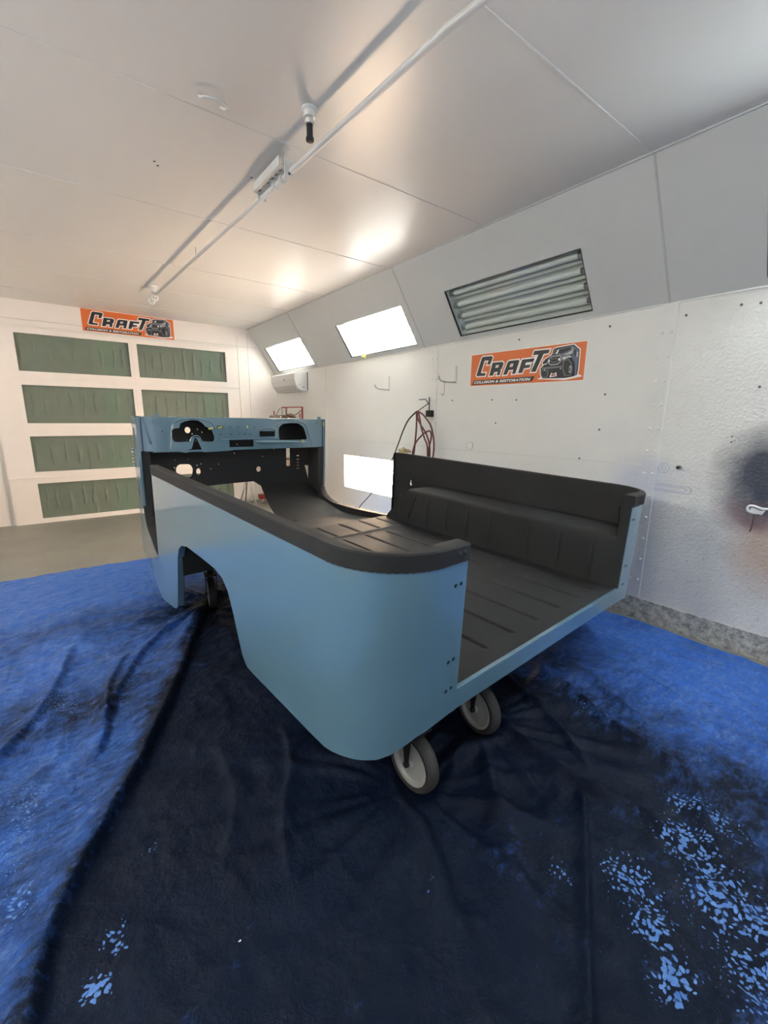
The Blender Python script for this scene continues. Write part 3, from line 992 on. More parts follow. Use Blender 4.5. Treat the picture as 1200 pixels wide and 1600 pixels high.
    fold([(2.334, .80), (2.377, .66), (2.38, .55)], .024, .012, .02)
    fold([(2.10, .85), (2.06, .66), (2.0, .50)], .018, .010, .02)
    fold([(1.295, .987), (1.245, .688), (1.265, .397)], .018, .02, .012)
    fold([(.80, 1.0), (.75, .88), (.70, .70), (.55, .5)], .018, .02, .014)
    fold([(.60, 1.45), (.52, 1.20), (.40, 1.0), (.34, .8)], .013, .03, .012)
    fold([(.35, 1.5), (.33, 1.2), (.22, .98)], .010, .03, .015)
    fold([(1.0, 3.2), (1.5, 3.4), (2.2, 3.5)], .02, .02, .03)
    Z += .010 * ridged((X + .15 * w1) * 5.2, (Y + .15 * w2) * 4.0, 141) * np.clip(1.1 - np.abs(X - .9) * .1, 0, 1)
    # keep it flat under the casters
    for cx, cy in ((.82, .905), (1.199, .955), (.705, 2.734), (1.085, 2.764)):
        k = np.exp(-(((X - cx) / .07) ** 2 + ((Y - cy) / .07) ** 2))
        Z = Z * (1 - k) + .004 * k
    # thin hem at the edges
    ed = np.minimum(np.minimum(X - TX0, TX1 - X), np.minimum(Y - TY0, TY1 - Y))
    Z = Z * np.clip(ed / .03 + .15, 0, 1) + .002
    XX = X + np.where(TX1 - X < .2, (X - TX1 + .2) / .2 * .022 * (fbm(X * 0, Y * 2.5, 91) - .5) * 2, 0)
    YY = Y + np.where(TY1 - Y < .2, (Y - TY1 + .2) / .2 * .05 * (fbm(X * 1.8, Y * 0, 92) - .5) * 2, 0)
    # colour masks: R = dark overspray film plus a darker oval under the body, G = flaked patches
    lf = np.clip((-.13 + (Y - .95) * np.where(Y > .95, .48, .25) - X) / .10, 0, 1)            # left of the long fold
    d = np.ones_like(X) * .92
    d -= .46 * lf
    d -= .62 * np.clip((Y - 2.75) / .9, 0, 1)
    rt = np.clip((X - 1.35 - .25 * (Y - .5)) / 1.0, 0, 1)
    d -= .72 * rt ** .8
    d += .25 * (fbm(X * 2.0, Y * 2.0, 61) - .5) * 2
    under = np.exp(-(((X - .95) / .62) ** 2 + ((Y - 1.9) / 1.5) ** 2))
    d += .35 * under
    fl = np.zeros_like(X)
    for cx, cy, rx, ry, a in ((1.29, .27, .12, .13, .95), (1.07, .33, .10, .10, .95), (1.20, .16, .16, .13, 1.0), (.93, .17, .09, .06, 1.0), (1.0, .24, .09, .09, .98), (.94, .45, .05, .07, .80),
                              (.86, .29, .07, .06, .5), (-.06, .90, .05, .05, 1.0), (-.02, .97, .05, .08, .85), (-.10, 2.10, .16, .3, .68), (-.2, 1.5, .14, .35, .72), (.10, 2.35, .2, .25, .62), (.20, 2.15, .1, .1, .6), (1.45, .25, .10, .12, .85),
                              (1.15, .05, .3, .14, .95), (-.2, 1.2, .06, .1, .9), (1.42, .33, .07, .05, .9), (1.62, 0.75, .08, .05, .7), (.63, .62, .03, .03, .75), (.09, 1.17, .05, .05, .66)):
        fl = np.maximum(fl, a * np.exp(-((X - cx) / rx) ** 2 - ((Y - cy) / ry) ** 2))
    nv = nx * ny
    me = bpy.data.meshes.new('tarpaulin')
    me.vertices.add(nv)
    me.vertices.foreach_set('co', np.stack([XX, YY, Z], -1).astype(np.float32).ravel())
    ii = (np.arange(ny - 1)[:, None] * nx + np.arange(nx - 1)[None, :])
    q = np.stack([ii, ii + 1, ii + nx + 1, ii + nx], -1).reshape(-1, 4)
    nf = len(q)
    me.loops.add(nf * 4); me.polygons.add(nf)
    me.loops.foreach_set('vertex_index', q.ravel().astype(np.int32))
    me.polygons.foreach_set('loop_start', (np.arange(nf) * 4).astype(np.int32))
    me.polygons.foreach_set('use_smooth', np.ones(nf, bool))
    me.update(calc_edges=True)
    at = me.color_attributes.new('overspray', 'FLOAT_COLOR', 'POINT')
    at.data.foreach_set('color', np.stack([np.clip(d, 0, 1.3), fl, np.clip(1 - .8 * np.clip((Y - 2.5) / .9, 0, 1) - .35 * np.clip((X - 1.9) / .5, 0, 1), .12, 1), fl * 0 + 1], -1).astype(np.float32).ravel())
    me.materials.append(M['tarp'])
    o = bpy.data.objects.new('tarpaulin', me)
    COL.objects.link(o)
    return tag(o, 'wrinkled blue tarpaulin with dark overspray and flaked patches spread on the floor', 'tarp')
tarp()

# ------------------------------------------------------------------ vehicle body
BM = Matrix(((0.99718, -0.07431, 0.01061, 0.86764), (0.07466, 0.99649, -0.03778, 0.77584), (-0.00776, 0.03846, 0.99923, 0.42028), (0, 0, 0, 1)))
WO, H, C, RC = 1.2175, 0.4535, 0.315, 0.22
VL = 1.90
body = thing('vehicle_body', 'blue-grey off-road vehicle body tub with black lined bed, stripped and open', 'car body', matrix=BM)

A0 = C - RC
ARC = RC * PI / 2
def path_pt(s, left=True):
    """point and inward normal on the left side path; s from the rear post"""
    if s <= A0:
        return (-s, 0.0), (0, 1)
    if s <= A0 + ARC:
        a = (s - A0) / RC
        return (-(C - RC) - RC * math.sin(a), RC - RC * math.cos(a)), (math.sin(a), math.cos(a))
    v = RC + s - A0 - ARC
    if v <= VL:
        return (-C, v), (1, 0)
    e = v - VL
    k = 0.1474 if left else 0.2526
    u = -C + e * k if v < 2.68 else -C + .78 * k + (v - 2.68) * .09
    l = math.hypot(1, k)
    return (u, v), (1 / l, -k / l)
def sv(v):
    return A0 + ARC + v - RC
def wrap(bm, left, off=0.0):
    """bm verts (s, w, z) -> body space, z>0 is outward"""
    for vt in bm.verts:
        (u, v), n = path_pt(vt.co.x, left)
        w, o = vt.co.y, vt.co.z - off
        u -= n[0] * o; v -= n[1] * o
        vt.co = Vector((u if left else WO - u, v, w))
SLICES = [A0 + ARC * k / 10 for k in range(11)] + [sv(VL), sv(2.68), sv(.5), sv(.8), sv(1.2)]

arch = [(sv(1.60), -.262), (sv(1.588), -.22), (sv(1.535), .03), (sv(1.505), .085), (sv(1.455), .115), (sv(1.38), .130), (sv(1.20), .131), (sv(1.02), .128), (sv(.955), .112), (sv(.905), .075), (sv(.86), .0), (sv(.82), -.085), (sv(.785), -.155), (sv(.75), -.183)]
low = [(sv(.70), -.186), (sv(.5), -.183), (sv(.3), -.181), (sv(.22), -.178), (A0 + ARC * .86, -.168), (A0 + ARC * .65, -.158), (A0 + ARC * .5, -.148), (A0 + ARC * .40, -.133), (A0 + ARC * .30, -.112), (A0 + ARC * .18, -.088), (A0, -.076), (0.03, -.070), (-0.0, -.070)]
def side_outline(top):
    pts = [(0.0, top), (A0, top), (sv(.5), top), (sv(VL), top), (sv(VL), -.05), (sv(VL + .02), -.075), (sv(VL + .06), -.082), (sv(2.2), -.078), (sv(2.48), -.066)]
    for k in range(9):
        a = PI / 2 * k / 8
        pts.append((sv(2.50 + .18 * math.sin(a)), -.06 + .16 * (1 - math.cos(a))))
    pts += [(sv(2.68), .30), (sv(2.68), .68), (sv(2.895), .68), (sv(2.895), -.33), (sv(2.3), -.335), (sv(1.85), -.318), (sv(1.70), -.300), (sv(1.635), -.288)]
    return pts + arch + low
POST_HOLES = [(.022, .340), (.045, .339), (.028, .110), (.050, .107), (.029, .016), (.051, .014)]
wallhole, wallhole_out = [[(sv(hv) + .015 * hs * math.cos(a) * (1 if math.sin(a) < 0 else .55), hw + .024 * hs * math.sin(a)) for a in [2 * PI * k / 16 for k in range(16)]] for hv, hw, hs in ((1.708, .235, 1.0), (1.742, .227, 1.35))]
def side(left):
    holes = [circle(x, y, .0065, n=12) for x, y in POST_HOLES]
    if not left:
        holes.append(wallhole_out)
    b = fill2d(side_outline(.412), holes, .004)
    slice_at(b, SLICES)
    wrap(b, left)
    p = mesh_obj('side_panel', b, M['paint'], body, True)
    # rolled bead just under the rail
    b = bmesh.new()
    pts = []
    for s_ in [0.004, A0] + [A0 + ARC * k / 16 for k in range(1, 17)] + [sv(1.0), sv(VL) - .004]:
        (u, v), n = path_pt(s_)
        u -= n[0] * .002; v -= n[1] * .002
        pts.append((u if left else WO - u, v, .4045))
    tube(b, pts, .0042, 8)
    mesh_obj('rolled_edge', b, M['paint'], p)
    # arch return flange
    b = bmesh.new()
    prev = None
    for s, w in arch:
        (u, v), n = path_pt(s, left)
        a = Vector((u, v, w)); c = Vector((u + n[0] * .03, v + n[1] * .03, w))
        if not left:
            a.x, c.x = WO - a.x, WO - c.x
        cur = (b.verts.new(a), b.verts.new(c))
        if prev:
            f = b.faces.new((prev[0], cur[0], cur[1], prev[1])); f.smooth = True
        prev = cur
    mesh_obj('arch_flange', b, M['paint'], p)
    # inner skin
    hin = [wallhole] if not left else []
    b = fill2d(side_outline(.412), hin, .003)
    slice_at(b, SLICES)
    wrap(b, left, .030)
    mesh_obj('inner_panel', b, M['liner'], body, True)
    # rail cap lofted along the path
    prof0 = [(.0, .400), (-.006, .404), (-.007, .4500), (-.003, .4545), (.9, .4550), (1.0, .4515), (1.02, .395)]
    ss = [0, A0 * .5] + [A0 + ARC * k / 24 for k in range(25)] + [sv(v) for v in (.4, .7, 1.0, 1.3, 1.6, 1.8, 1.87, VL)]
    b = bmesh.new()
    rings = []
    for s in ss:
        (u, v), n = path_pt(min(s, sv(VL) - 1e-6))
        ring = []
        ph = max(0, min(1, (s - A0) / ARC))
        wd = .046 - .012 * ph - .028 * math.sin(PI * ph)      # the top is narrowest at the corner
        for i, w in prof0:
            if i > .5:
                i = i * wd
            uu, vv = u + n[0] * i, v + n[1] * i
            ring.append(b.verts.new((uu if left else WO - uu, vv, w)))
        rings.append(ring)
    for A_, B_ in zip(rings, rings[1:]):
        for k in range(len(prof0) - 1):
            b.faces.new((A_[k], A_[k + 1], B_[k + 1], B_[k]))
    b.faces.new(rings[0]); b.faces.new(rings[-1])
    rail = mesh_obj('top_rail', b, M['liner'], body, True)
    # bolt holes / studs on the rail
    b = bmesh.new()
    for s in (.022, .045):
        (u, v), n = path_pt(s)
        lathe(b, [(0, .0075), (.0065, .0075), (.0065, .006)], (u if left else WO - u, v, .432), (0, -1, 0), 12)
    for v in (.45, .75, 1.05, 1.35, 1.62):
        u = -C + .042
        lathe(b, [(.004, 0), (.004, .002), (0, .002)], (u if left else WO - u, v, .4555), (0, 0, 1), 8)
    split_objs('bolt_hole', b, M['black'], rail)
    # rear post return, inside the opening
    b = bmesh.new()
    u0, u1 = (-.002, .001) if left else (WO - .001, WO + .002)
    vs = [b.verts.new(p) for p in ((u0, .002, .0), (u0, .030, .0), (u0, .054, .448), (u0, .002, .448), (u1, .002, .0), (u1, .030, .0), (u1, .054, .448), (u1, .002, .448))]
    for q in ((0, 1, 2, 3), (7, 6, 5, 4), (0, 4, 5, 1), (1, 5, 6, 2), (2, 6, 7, 3), (3, 7, 4, 0)):
        b.faces.new([vs[i] for i in q])
    s_ = -1 if left else 1
    uo = 0 if left else WO
    vs = [b.verts.new(p) for p in ((uo, .056, .398), (uo + s_ * .08, .060, .398), (uo + s_ * .08, .060, .25), (uo, .045, .25))]
    b.faces.new(vs)
    mesh_obj('rear_post', b, M['liner'], body)
    # front end flange of the bed side
    b = bmesh.new()
    if left:
        box(b, (-C + .003, VL - .004, -.07), (-C + .055, VL + .000, .448))
    else:
        box(b, (WO + C - .055, VL - .004, -.07), (WO + C - .003, VL + .000, .448))
    mesh_obj('door_jamb', b, M['liner'], body)
    # wheel box
    b = bmesh.new()
    beads = [.15, .32, .50, .75, .92, 1.09, 1.26, 1.455]
    vv = sorted(set([round(x, 4) for x in np.linspace(.004, 1.0, 60)] + [round(.002 + x, 4) for x in np.linspace(1.0, 1.70, 44)] + [round(k + d, 4) for k in beads for d in (-.012, -.009, -.006, 0, .006, .009, .012)]))
    vv = [x for x in vv if x <= 1.70]
    prof = [(0, -.02), (0, .03), (0, .045), (0, .06), (0, .10), (0, .15), (0, .19), (0, .205), (.0005, .232), (.004, .244), (.012, .250), (.022, .2515), (.12, .252), (.2, .252), (.282, .252)]
    rings = []
    for v in vv:
        ring = []
        lim = (C - RC) + math.sqrt(max(0, RC * RC - (RC - v) ** 2)) - .02 if v < RC else C - .03
        for i, w in prof:
            vfront = 1.70 - .98 * max(0, w)
            vx = v if v < 1.30 else 1.30 + (v - 1.30) * (vfront - 1.30) / .40
            d = 0
            if i == 0:
                k = min((abs(v - q) for q in beads))
                e = max(0, min(1, (w - .03) / .02)) * max(0, min(1, (.208 - w) / .02))
                d = .011 * max(0, min(1, (.012 - k) / .005)) * e
            ii = min(i, lim) - d
            ring.append(b.verts.new((-ii if left else WO + ii, vx, w)))
        rings.append(ring)
    for A_, B_ in zip(rings, rings[1:]):
        for k in range(len(prof) - 1):
            f = b.faces.new((A_[k], A_[k + 1], B_[k + 1], B_[k])); f.smooth = True
    # sloped front closing face
    last = rings[-1]
    fr = [b.verts.new((-(C - .032) if left else WO + C - .032, 1.70, w)) for w in (-.02,)]
    b.faces.new(last + fr)
    mesh_obj('wheel_box', b, M['liner'], body, True)
    # outer wheel well: front wall and inner wall below the bed
    b = bmesh.new()
    if left:
        box(b, (-C + .02, 1.535, -.073), (.0, 1.539, .2)); box(b, (-.004, .55, -.05), (-.001, 1.535, .2))
        box(b, (-C + .02, .70, -.12), (.0, .704, .2))
    else:
        box(b, (WO, 1.535, -.073), (WO + C - .02, 1.539, .2)); box(b, (WO + .001, .55, -.05), (WO + .004, 1.535, .2))
        box(b, (WO, .70, -.12), (WO + C - .02, .704, .2))
    split_objs('wheel_well', b, M['satin'], body)
side(True)
side(False)

# bed floor
b = bmesh.new()
us = sorted(set([round(x, 4) for x in np.linspace(0, WO, 50)] + [round(c + d, 4) for c in (.085, .262, .436, .607, .786, .960, 1.12) for d in (-.012, -.008, -.004, 0, .004, .008, .012)]))
vs_ = sorted(set([round(x, 4) for x in np.linspace(0.0, 1.70, 50)] + [.07, .08, .09, 1.385, 1.395, 1.405, 1.415, 1.425, 1.44, 1.45, 1.46, 1.67, 1.68, 1.69]))
def bedw(u, v):
    k = min(abs(u - c) for c in (.085, .262, .436, .607, .786, .960, 1.12))
    e = max(0, min(1, (v - .07) / .02)) * max(0, min(1, (1.395 - v) / .02))
    e2 = max(0, min(1, (v - 1.45) / .012)) * max(0, min(1, (1.69 - v) / .012))
    d = -.010 * max(0, 1 - k / .0105) * max(e, e2)
    d += .0045 * max(0, min(1, (1.43 - abs(v - 1.43) * 0 - v) / -.012)) if v > 1.418 else 0
    return d
g = [[b.verts.new((u, v, bedw(u, v))) for u in us] for v in vs_]
for j in range(len(vs_) - 1):
    for i in range(len(us) - 1):
        f = b.faces.new((g[j][i], g[j][i + 1], g[j + 1][i + 1], g[j + 1][i])); f.smooth = True
mesh_obj('bed_floor', b, M['liner'], body)
b = bmesh.new()
box(b, (0.0, .01, -.055), (WO, 1.70, -.012))
mesh_obj('floor_support', b, M['satin'], body)
# rear sill
b = bmesh.new()
vs = []
prof = [(.012, .0012), (-.0005, .0012), (-.002, -.001), (-.002, -.068), (.0, -.070), (.035, -.070), (.035, -.066)]
r0 = [b.verts.new((-.0, v, w)) for v, w in prof]; r1 = [b.verts.new((WO, v, w)) for v, w in prof]
for k in range(len(prof) - 1):
    b.faces.new((r0[k], r0[k + 1], r1[k + 1], r1[k]))
mesh_obj('rear_sill', b, M['paint'], body)

# front floor with the tunnel opening
def floorw(v):
    if v < 2.3:
        return -.13
    return -.13 + .22 * ((min(v, 2.9) - 2.3) / .6) ** 1.6
out = [(-.28, 1.70), (WO + .28, 1.70), (WO + .285, 1.90), (WO + .100, 2.66), (WO + .09, 2.899), (.80, 2.899), (.775, 2.78), (.745, 2.62), (.73, 2.50), (.735, 2.40), (.80, 2.34), (.80, 2.24), (.775, 2.12), (.73, 2.02), (.46, 2.02), (.40, 2.2), (.36, 2.5), (.31, 2.899), (-.15, 2.899), (-.175, 2.66), (-.28, 1.90)]
b = fill2d(out, [], .003)
slice_at(b, [2.3 + .6 * k / 12 for k in range(12)] + [1.9, 2.1], 1)
for vt in b.verts:
    vt.co.z += floorw(vt.co.y)
mesh_obj('front_floor', b, M['satin'], body, True)
b = bmesh.new()
box(b, (-.28, 1.697, -.135), (WO + .28, 1.701, .0))
for s_, u in ((1, -C + .034), (-1, WO + C - .034)):
    pass
mesh_obj('floor_step', b, M['liner'], body)
# sill inner box at the door openings
for left in (True, False):
    b = bmesh.new()
    pr = None
    for v, w in [(VL, -.077), (2.1, -.079), (2.3, -.076), (2.5, -.062)] + [(2.5 + .18 * math.sin(PI / 2 * k / 8), -.06 + .16 * (1 - math.cos(PI / 2 * k / 8))) for k in range(1, 9)]:
        (u, _), n = path_pt(sv(v), left)
        pts = [(u + .001, v, w + .001), (u + .052, v, w + .001), (u + .055, v, -.16)]
        cur = [b.verts.new((p[0] if left else WO - p[0], p[1], p[2])) for p in pts]
        if pr:
            for k in range(2):
                b.faces.new((pr[k], pr[k + 1], cur[k + 1], cur[k]))
        pr = cur
    mesh_obj('door_sill', b, M['liner'], body)

# firewall
def slot(x0, y0, x1, y1, r=.01):
    return round_poly(rect(x0, y0, x1, y1), r, 3)
fw_out = [(-.16, .66), (WO + .10, .66), (WO + .09, .085), (.80, .085), (.733, .131), (.541, .130), (.346, .125), (.29, .085), (-.145, .085)]
dots = [(-0.012, 0.424), (0.087, 0.423), (0.096, 0.35), (0.194, 0.351), (0.087, 0.289), (0.236, 0.549), (0.366, 0.264), (0.432, 0.298), (0.57, 0.384), (0.598, 0.458), (0.278, 0.584), (0.312, 0.561), (0.195, 0.501), (0.262, 0.492), (0.826, 0.347), (0.936, 0.409), (.258, .299), (.29, .309)]
fh = [round_poly([(.093, .279), (.118, .314), (.205, .312), (.226, .275), (.212, .205), (.112, .21)], .03, 4), circle(.266, .247, .017, .028, 14), circle(.784, .236, .021, .024, 14), circle(.203, .578, .022, .024, 14),
      slot(1.060, .247, 1.098, .419, .006), [(1.255, .245), (1.300, .240), (1.300, .125), (1.290, .120)]]
fh += [slot(1.168, z, 1.194, z + .009, .003) for z in (.215, .243, .271, .299, .335)]
fh += [circle(x, y, .0045, n=8) for x, y in dots]
b = fill2d(fw_out, fh, .003)
b.transform(basis((0, 2.90, 0), (1, 0, 0), (0, 0, 1), (0, -1, 0)))
mesh_obj('firewall', b, M['satin'], body)

# dashboard
def arcpts(cx, cy, rx, ry, a0, a1, n=8):
    return [(cx + rx * math.cos(math.radians(a0 + (a1 - a0) * k / n)), cy + ry * math.sin(math.radians(a0 + (a1 - a0) * k / n))) for k in range(n + 1)]
d_out = round_poly([(-.155, .682), (WO + .118, .682), (WO + .118, .440), (.52, .443), (.43, .430), (.245, .426), (.225, .432), (.135, .432), (.115, .426), (.06, .436), (-.095, .444), (-.115, .50)], .012, 3)
cluster = [(.035, .512), (.024, .535), (.026, .590), (.045, .604), (.076, .606), (.088, .640), (.12, .656), (.17, .664), (.215, .661), (.245, .640), (.262, .618), (.300, .602), (.312, .585), (.326, .54), (.322, .512), (.310, .504), (.255, .506), (.232, .512), (.216, .530), (.196, .540), (.178, .540), (.160, .530), (.146, .508), (.060, .505)]
colcut = [(.186, .5375), (.200, .52), (.226, .452), (.222, .436), (.135, .436), (.133, .450), (.155, .455), (.168, .50), (.178, .53)]
glove = round_poly([(.872, .506), (.866, .605), (.905, .640), (.98, .649), (1.055, .648), (1.112, .615), (1.150, .506)], .022, 4)
dh = [cluster, colcut, glove, slot(.697, .538, .834, .582, .004), slot(.441, .458, .642, .514, .003)]
dh += [circle(x, y, .005, n=10) for x, y in [(-.039, .584), (.376, .559), (.454, .614), (.516, .612), (.459, .558), (.525, .558), (.571, .557), (.617, .557), (.654, .612)]]
dh += [rect(.352, .604, .398, .624)]
b = fill2d(d_out, dh, .003)
b.transform(basis((0, 2.68, 0), (1, 0, 0), (0, 0, 1), (0, -1, 0)))
dash = mesh_obj('dashboard', b, M['paint'], body)
b = bmesh.new()
box(b, (-.155, 2.68, .443), (WO + .115, 2.715, .446))
box(b, (-.11, 2.678, .436), (WO + .118, 2.683, .445), 0, .002)
mesh_obj('lower_flange', b, M['paint'], dash)
# raised bezel ribs round cluster and glove openings, vertical ridge at the left end
def rib(path, r, nm='bezel'):
    b = bmesh.new()
    tube(b, smooth_path([(x, 2.6775, y) for x, y in path], 5), r, 8)
    mesh_obj(nm, b, M['paint'], dash)
rib([(.005, .448), (.014, .53), (.028, .618), (.062, .655), (.12, .672), (.20, .674), (.262, .662), (.318, .638), (.336, .60)], .0045)
rib([(.853, .615), (.875, .648), (.93, .664), (1.0, .667), (1.07, .665), (1.125, .640), (1.152, .59), (1.185, .50), (1.203, .455)], .0045)
rib([(.142, .500), (.158, .538), (.187, .551), (.216, .538), (.232, .500)], .004)
rib([(.36, .519), (.44, .519), (.65, .520), (.858, .524)], .0035)
b = bmesh.new()
pp = smooth_path([(.655, 2.676, .497), (.72, 2.672, .494), (.85, 2.671, .491), (1.0, 2.674, .489), (1.13, 2.677, .487)], 5)
tube(b, pp, [max(.003, .017 * math.sin(PI * min(1, (k / (len(pp) - 1)) ** .6))) for k in range(len(pp))], 10)
mesh_obj('dash_roll', b, M['paint'], dash)
rib([(-.118, .50), (-.135, .59), (-.150, .67)], .006, 'end_ridge')
rib([(.69, .588), (.72, .600), (.765, .606), (.81, .600), (.842, .589)], .005, 'ashtray_lip')
b = bmesh.new()
for (x, y, w_, h_) in ((.374, .612, .018, .007), (.592, .616, .006, .009), (1.318, .640, .006, .018), (.905, .497, .007, .008), (1.10, .492, .005, .015), (.302, .604, .018, .007)):
    obox(b, (x, 2.6765, y), ((1, 0, .2), (0, 1, 0), (-.2, 0, 1)), (w_, .001, h_))
split_objs('masking_tape', b, M['tape'], dash, label='torn bits of yellow masking tape')
# cowl box: top, A pillars
b = fill2d([(-.158, 2.68), (WO + .115, 2.68), (WO + .095, 2.90), (-.172, 2.90)], [], .004)
b.transform(Matrix.Translation((0, 0, .682)))
mesh_obj('cowl_top', b, M['paint'], body)
for left in (True, False):
    sgn = lambda x: x if left else WO - x - .082
    b = bmesh.new()
    for (ua, ub, w0, w1) in ((-.198, -.085, .447, .68),):
        xs = sorted((sgn(ua), sgn(ub)))
        box(b, (xs[0], 2.684, w0), (xs[1], 2.687, w1), 0, .001)
    xs = sorted((sgn(-.201), sgn(-.186)))
    box(b, (xs[0], 2.672, .06), (xs[1], 2.684, .682), 0, .003)
    mesh_obj('pillar', b, M['paint'], body)
    b = bmesh.new()
    xs = sorted((sgn(-.186), sgn(-.130)))
    box(b, (xs[0], 2.678, -.10), (xs[1], 2.684, .44)); 
    mesh_obj('pillar_inner', b, M['liner'], body)
    # windshield hinge bracket
    u = -.075 if left else 1.263
    b = bmesh.new()
    box(b, (u - .024, 2.672, .640), (u + .024, 2.679, .662), 0, .002)
    box(b, (u - .006, 2.668, .655), (u + .022, 2.690, .706), 0, .004)
    split_objs('windshield_bracket', b, M['paint'], body)
# louvres on the left cowl side
b = bmesh.new()
for k in range(6):
    (u, v), n = path_pt(sv(2.865))
    w = .325 + .024 * k
    obox(b, (u - .006, v, w), ((1, 0, -.6), (0, 1, 0), (.6, 0, 1)), (.011, .028, .0035))
split_objs('vent_louvre', b, M['paint'], body)
b = bmesh.new()
(u, v), n = path_pt(sv(2.80))
for w0, w1 in ((.46, .60), (.12, .26)):
    obox(b, (u - .003, v, (w0 + w1) / 2), ((1, -.1, 0), (.1, 1, 0), (0, 0, 1)), (.001, .006, (w1 - w0) / 2))
split_objs('hinge_slot', b, M['black'], body)

# ------------------------------------------------------------------ dolly
dolly = thing('body_dolly', 'low steel dolly on grey casters carrying the blue body', 'dolly', (0.95, 1.85, 0.0))
DL = Vector((0.95, 1.85, 0.0))
def bw(p):
    return BM @ Vector(p) - DL
b = bmesh.new()
axu, axv, axw = [Vector([BM[r][c] for r in range(3)]) for c in range(3)]
for u in (-.02, .36):
    obox(b, bw((u, 1.04, -.119)), (axu, axv, axw), (.025, .98, .028))
for v in (.14, 1.05, 1.95):
    obox(b, bw((.17, v, -.119)), (axu, axv, axw), (.19, .025, .026))
mesh_obj('frame', b, M['satin'], dolly)
def caster(x, y, yaw):
    top = (BM @ Vector(((x - .86764), (y - .77584), -.147))).z
    c = Vector((x, y, 0)) - DL
    ca, sa = math.cos(yaw), math.sin(yaw)
    ax = Vector((ca, sa, 0))       # axle
    fwd = Vector((-sa, ca, 0))
    R = .102
    hub = c + Vector((0, 0, R + .006))
    b = bmesh.new()
    tube(b, [hub + Vector((0, 0, R + .03)) - fwd * .0, Vector((c.x, c.y, top))], .020, 14)
    obox(b, hub + Vector((0, 0, R + .022)), (ax, fwd, (0, 0, 1)), (.036, .045, .004))
    for s in (-1, 1):
        pts = [(-.022, R + .02), (.022, R + .02), (.007, -.008), (-.007, -.008)]
        f0 = [b.verts.new(hub + ax * (s * .031) + fwd * q + Vector((0, 0, z))) for q, z in pts]
        f1 = [b.verts.new(hub + ax * (s * .034) + fwd * q + Vector((0, 0, z))) for q, z in pts]
        b.faces.new(f0); b.faces.new(f1)
        for k in range(4):
            b.faces.new((f0[k], f0[(k + 1) % 4], f1[(k + 1) % 4], f1[k]))
    lathe(b, [(0, -.038), (.010, -.038), (.010, .038), (0, .038)], hub, ax, 12)
    cs = mesh_obj('caster', b, M['satin'], dolly)
    b = bmesh.new()
    lathe(b, [(R * .76, -.020), (R * .9, -.024), (R * .97, -.018), (R, -.008), (R, .008), (R * .97, .018), (R * .9, .024), (R * .76, .020)], hub, ax, 40, 0)
    lathe(b, [(0, -.027), (R * .14, -.027), (R * .16, -.018), (R * .60, -.013), (R * .66, -.021), (R * .76, -.022), (R * .76, .022), (R * .66, .021), (R * .60, .013), (R * .16, .018), (R * .14, .027), (0, .027)], hub, ax, 40, 1)
    mesh_obj('wheel', b, [M['tread'], M['hub']], cs, True)
caster(.821, .905, math.radians(2))
caster(1.199, .955, math.radians(-4))
caster(.705, 2.734, math.radians(-10))
caster(1.085, 2.764, math.radians(-14))

# ------------------------------------------------------------------ air conditioner
t = thing('air_conditioner', 'white wall-mounted air conditioner unit in the far right corner', 'air conditioner', (WX, 5.68, 1.56))
b = bmesh.new()
pr = [(0, 0), (-.085, .0), (-.125, .022), (-.165, .075), (-.186, .14), (-.186, .215), (-.17, .225), (0, .225)]
r0 = [b.verts.new((x, -.39, z)) for x, z in pr]; r1 = [b.verts.new((x, .34, z)) for x, z in pr]
for k in range(len(pr)):
    b.faces.new((r0[k], r0[(k + 1) % len(pr)], r1[(k + 1) % len(pr)], r1[k]))
b.faces.new(r0); b.faces.new(r1)
ac = mesh_obj('casing', b, M['white'], t)
b = bmesh.new(); obox(b, (-.145, -.02, .045), ((0, 1, 0), (.60, 0, -.8), (.8, 0, .6)), (.33, .035, .003)); mesh_obj('air_flap', b, M['whitemetal'], t)
b = bmesh.new(); box(b, (-.188, -.10, .02 + .11), (-.1855, -.08, .155)); box(b, (-.12, -.392, .07), (-.112, -.389, .078)); box(b, (-.07, -.392, .04), (-.045, -.389, .047)); split_objs('indicator', b, M['gasket'], t)
b = bmesh.new(); box(b, (-.004, -.405, .01), (-.0, -.388, .235)); mesh_obj('mounting_plate', b, M['gasket'], t)

# ------------------------------------------------------------------ wall hooks
def hook(label, base, arm, up, drop=None):
    t = thing('wall_hook', label, 'hook', base, group='coat hooks on the right wall')
    B0 = Vector(base)
    b = bmesh.new()
    box(b, (-.006, -.012, -.02), (0, .012, .12), 0, .002)
    mesh_obj('back_plate', b, M['whitemetal'], t)
    b = bmesh.new()
    tube(b, smooth_path([Vector(p) for p in arm], 4), .0055, 8)
    mesh_obj('arm', b, M['chrome'], t)
    if drop:
        b = bmesh.new(); tube(b, smooth_path([Vector(p) for p in drop], 4), .0028, 7); mesh_obj('wire_hook', b, M['chrome'], t)
hook('white wall hook with a small wire hook hanging from it', (WX, 2.64, 1.52), [(0, 0, -.01), (-.05, .02, -.012), (-.12, .04, -.008), (-.15, .045, .015), (-.155, .045, .035)], None, [(-.10, .034, .0), (-.10, .034, -.06), (-.10, .034, -.105), (-.112, .036, -.120), (-.13, .038, -.108)])
hook('bare white wall hook left of the hose coil', (WX, 3.55, 1.50), [(0, 0, -.01), (-.05, .02, -.006), (-.11, .04, .0), (-.14, .045, .02), (-.145, .045, .035)], None)
t = thing('wall_hook', 'pale loop hook with a thin rod below the dark sprayed patch', 'hook', (WX, .53, .77), group='coat hooks on the right wall')
b = bmesh.new()
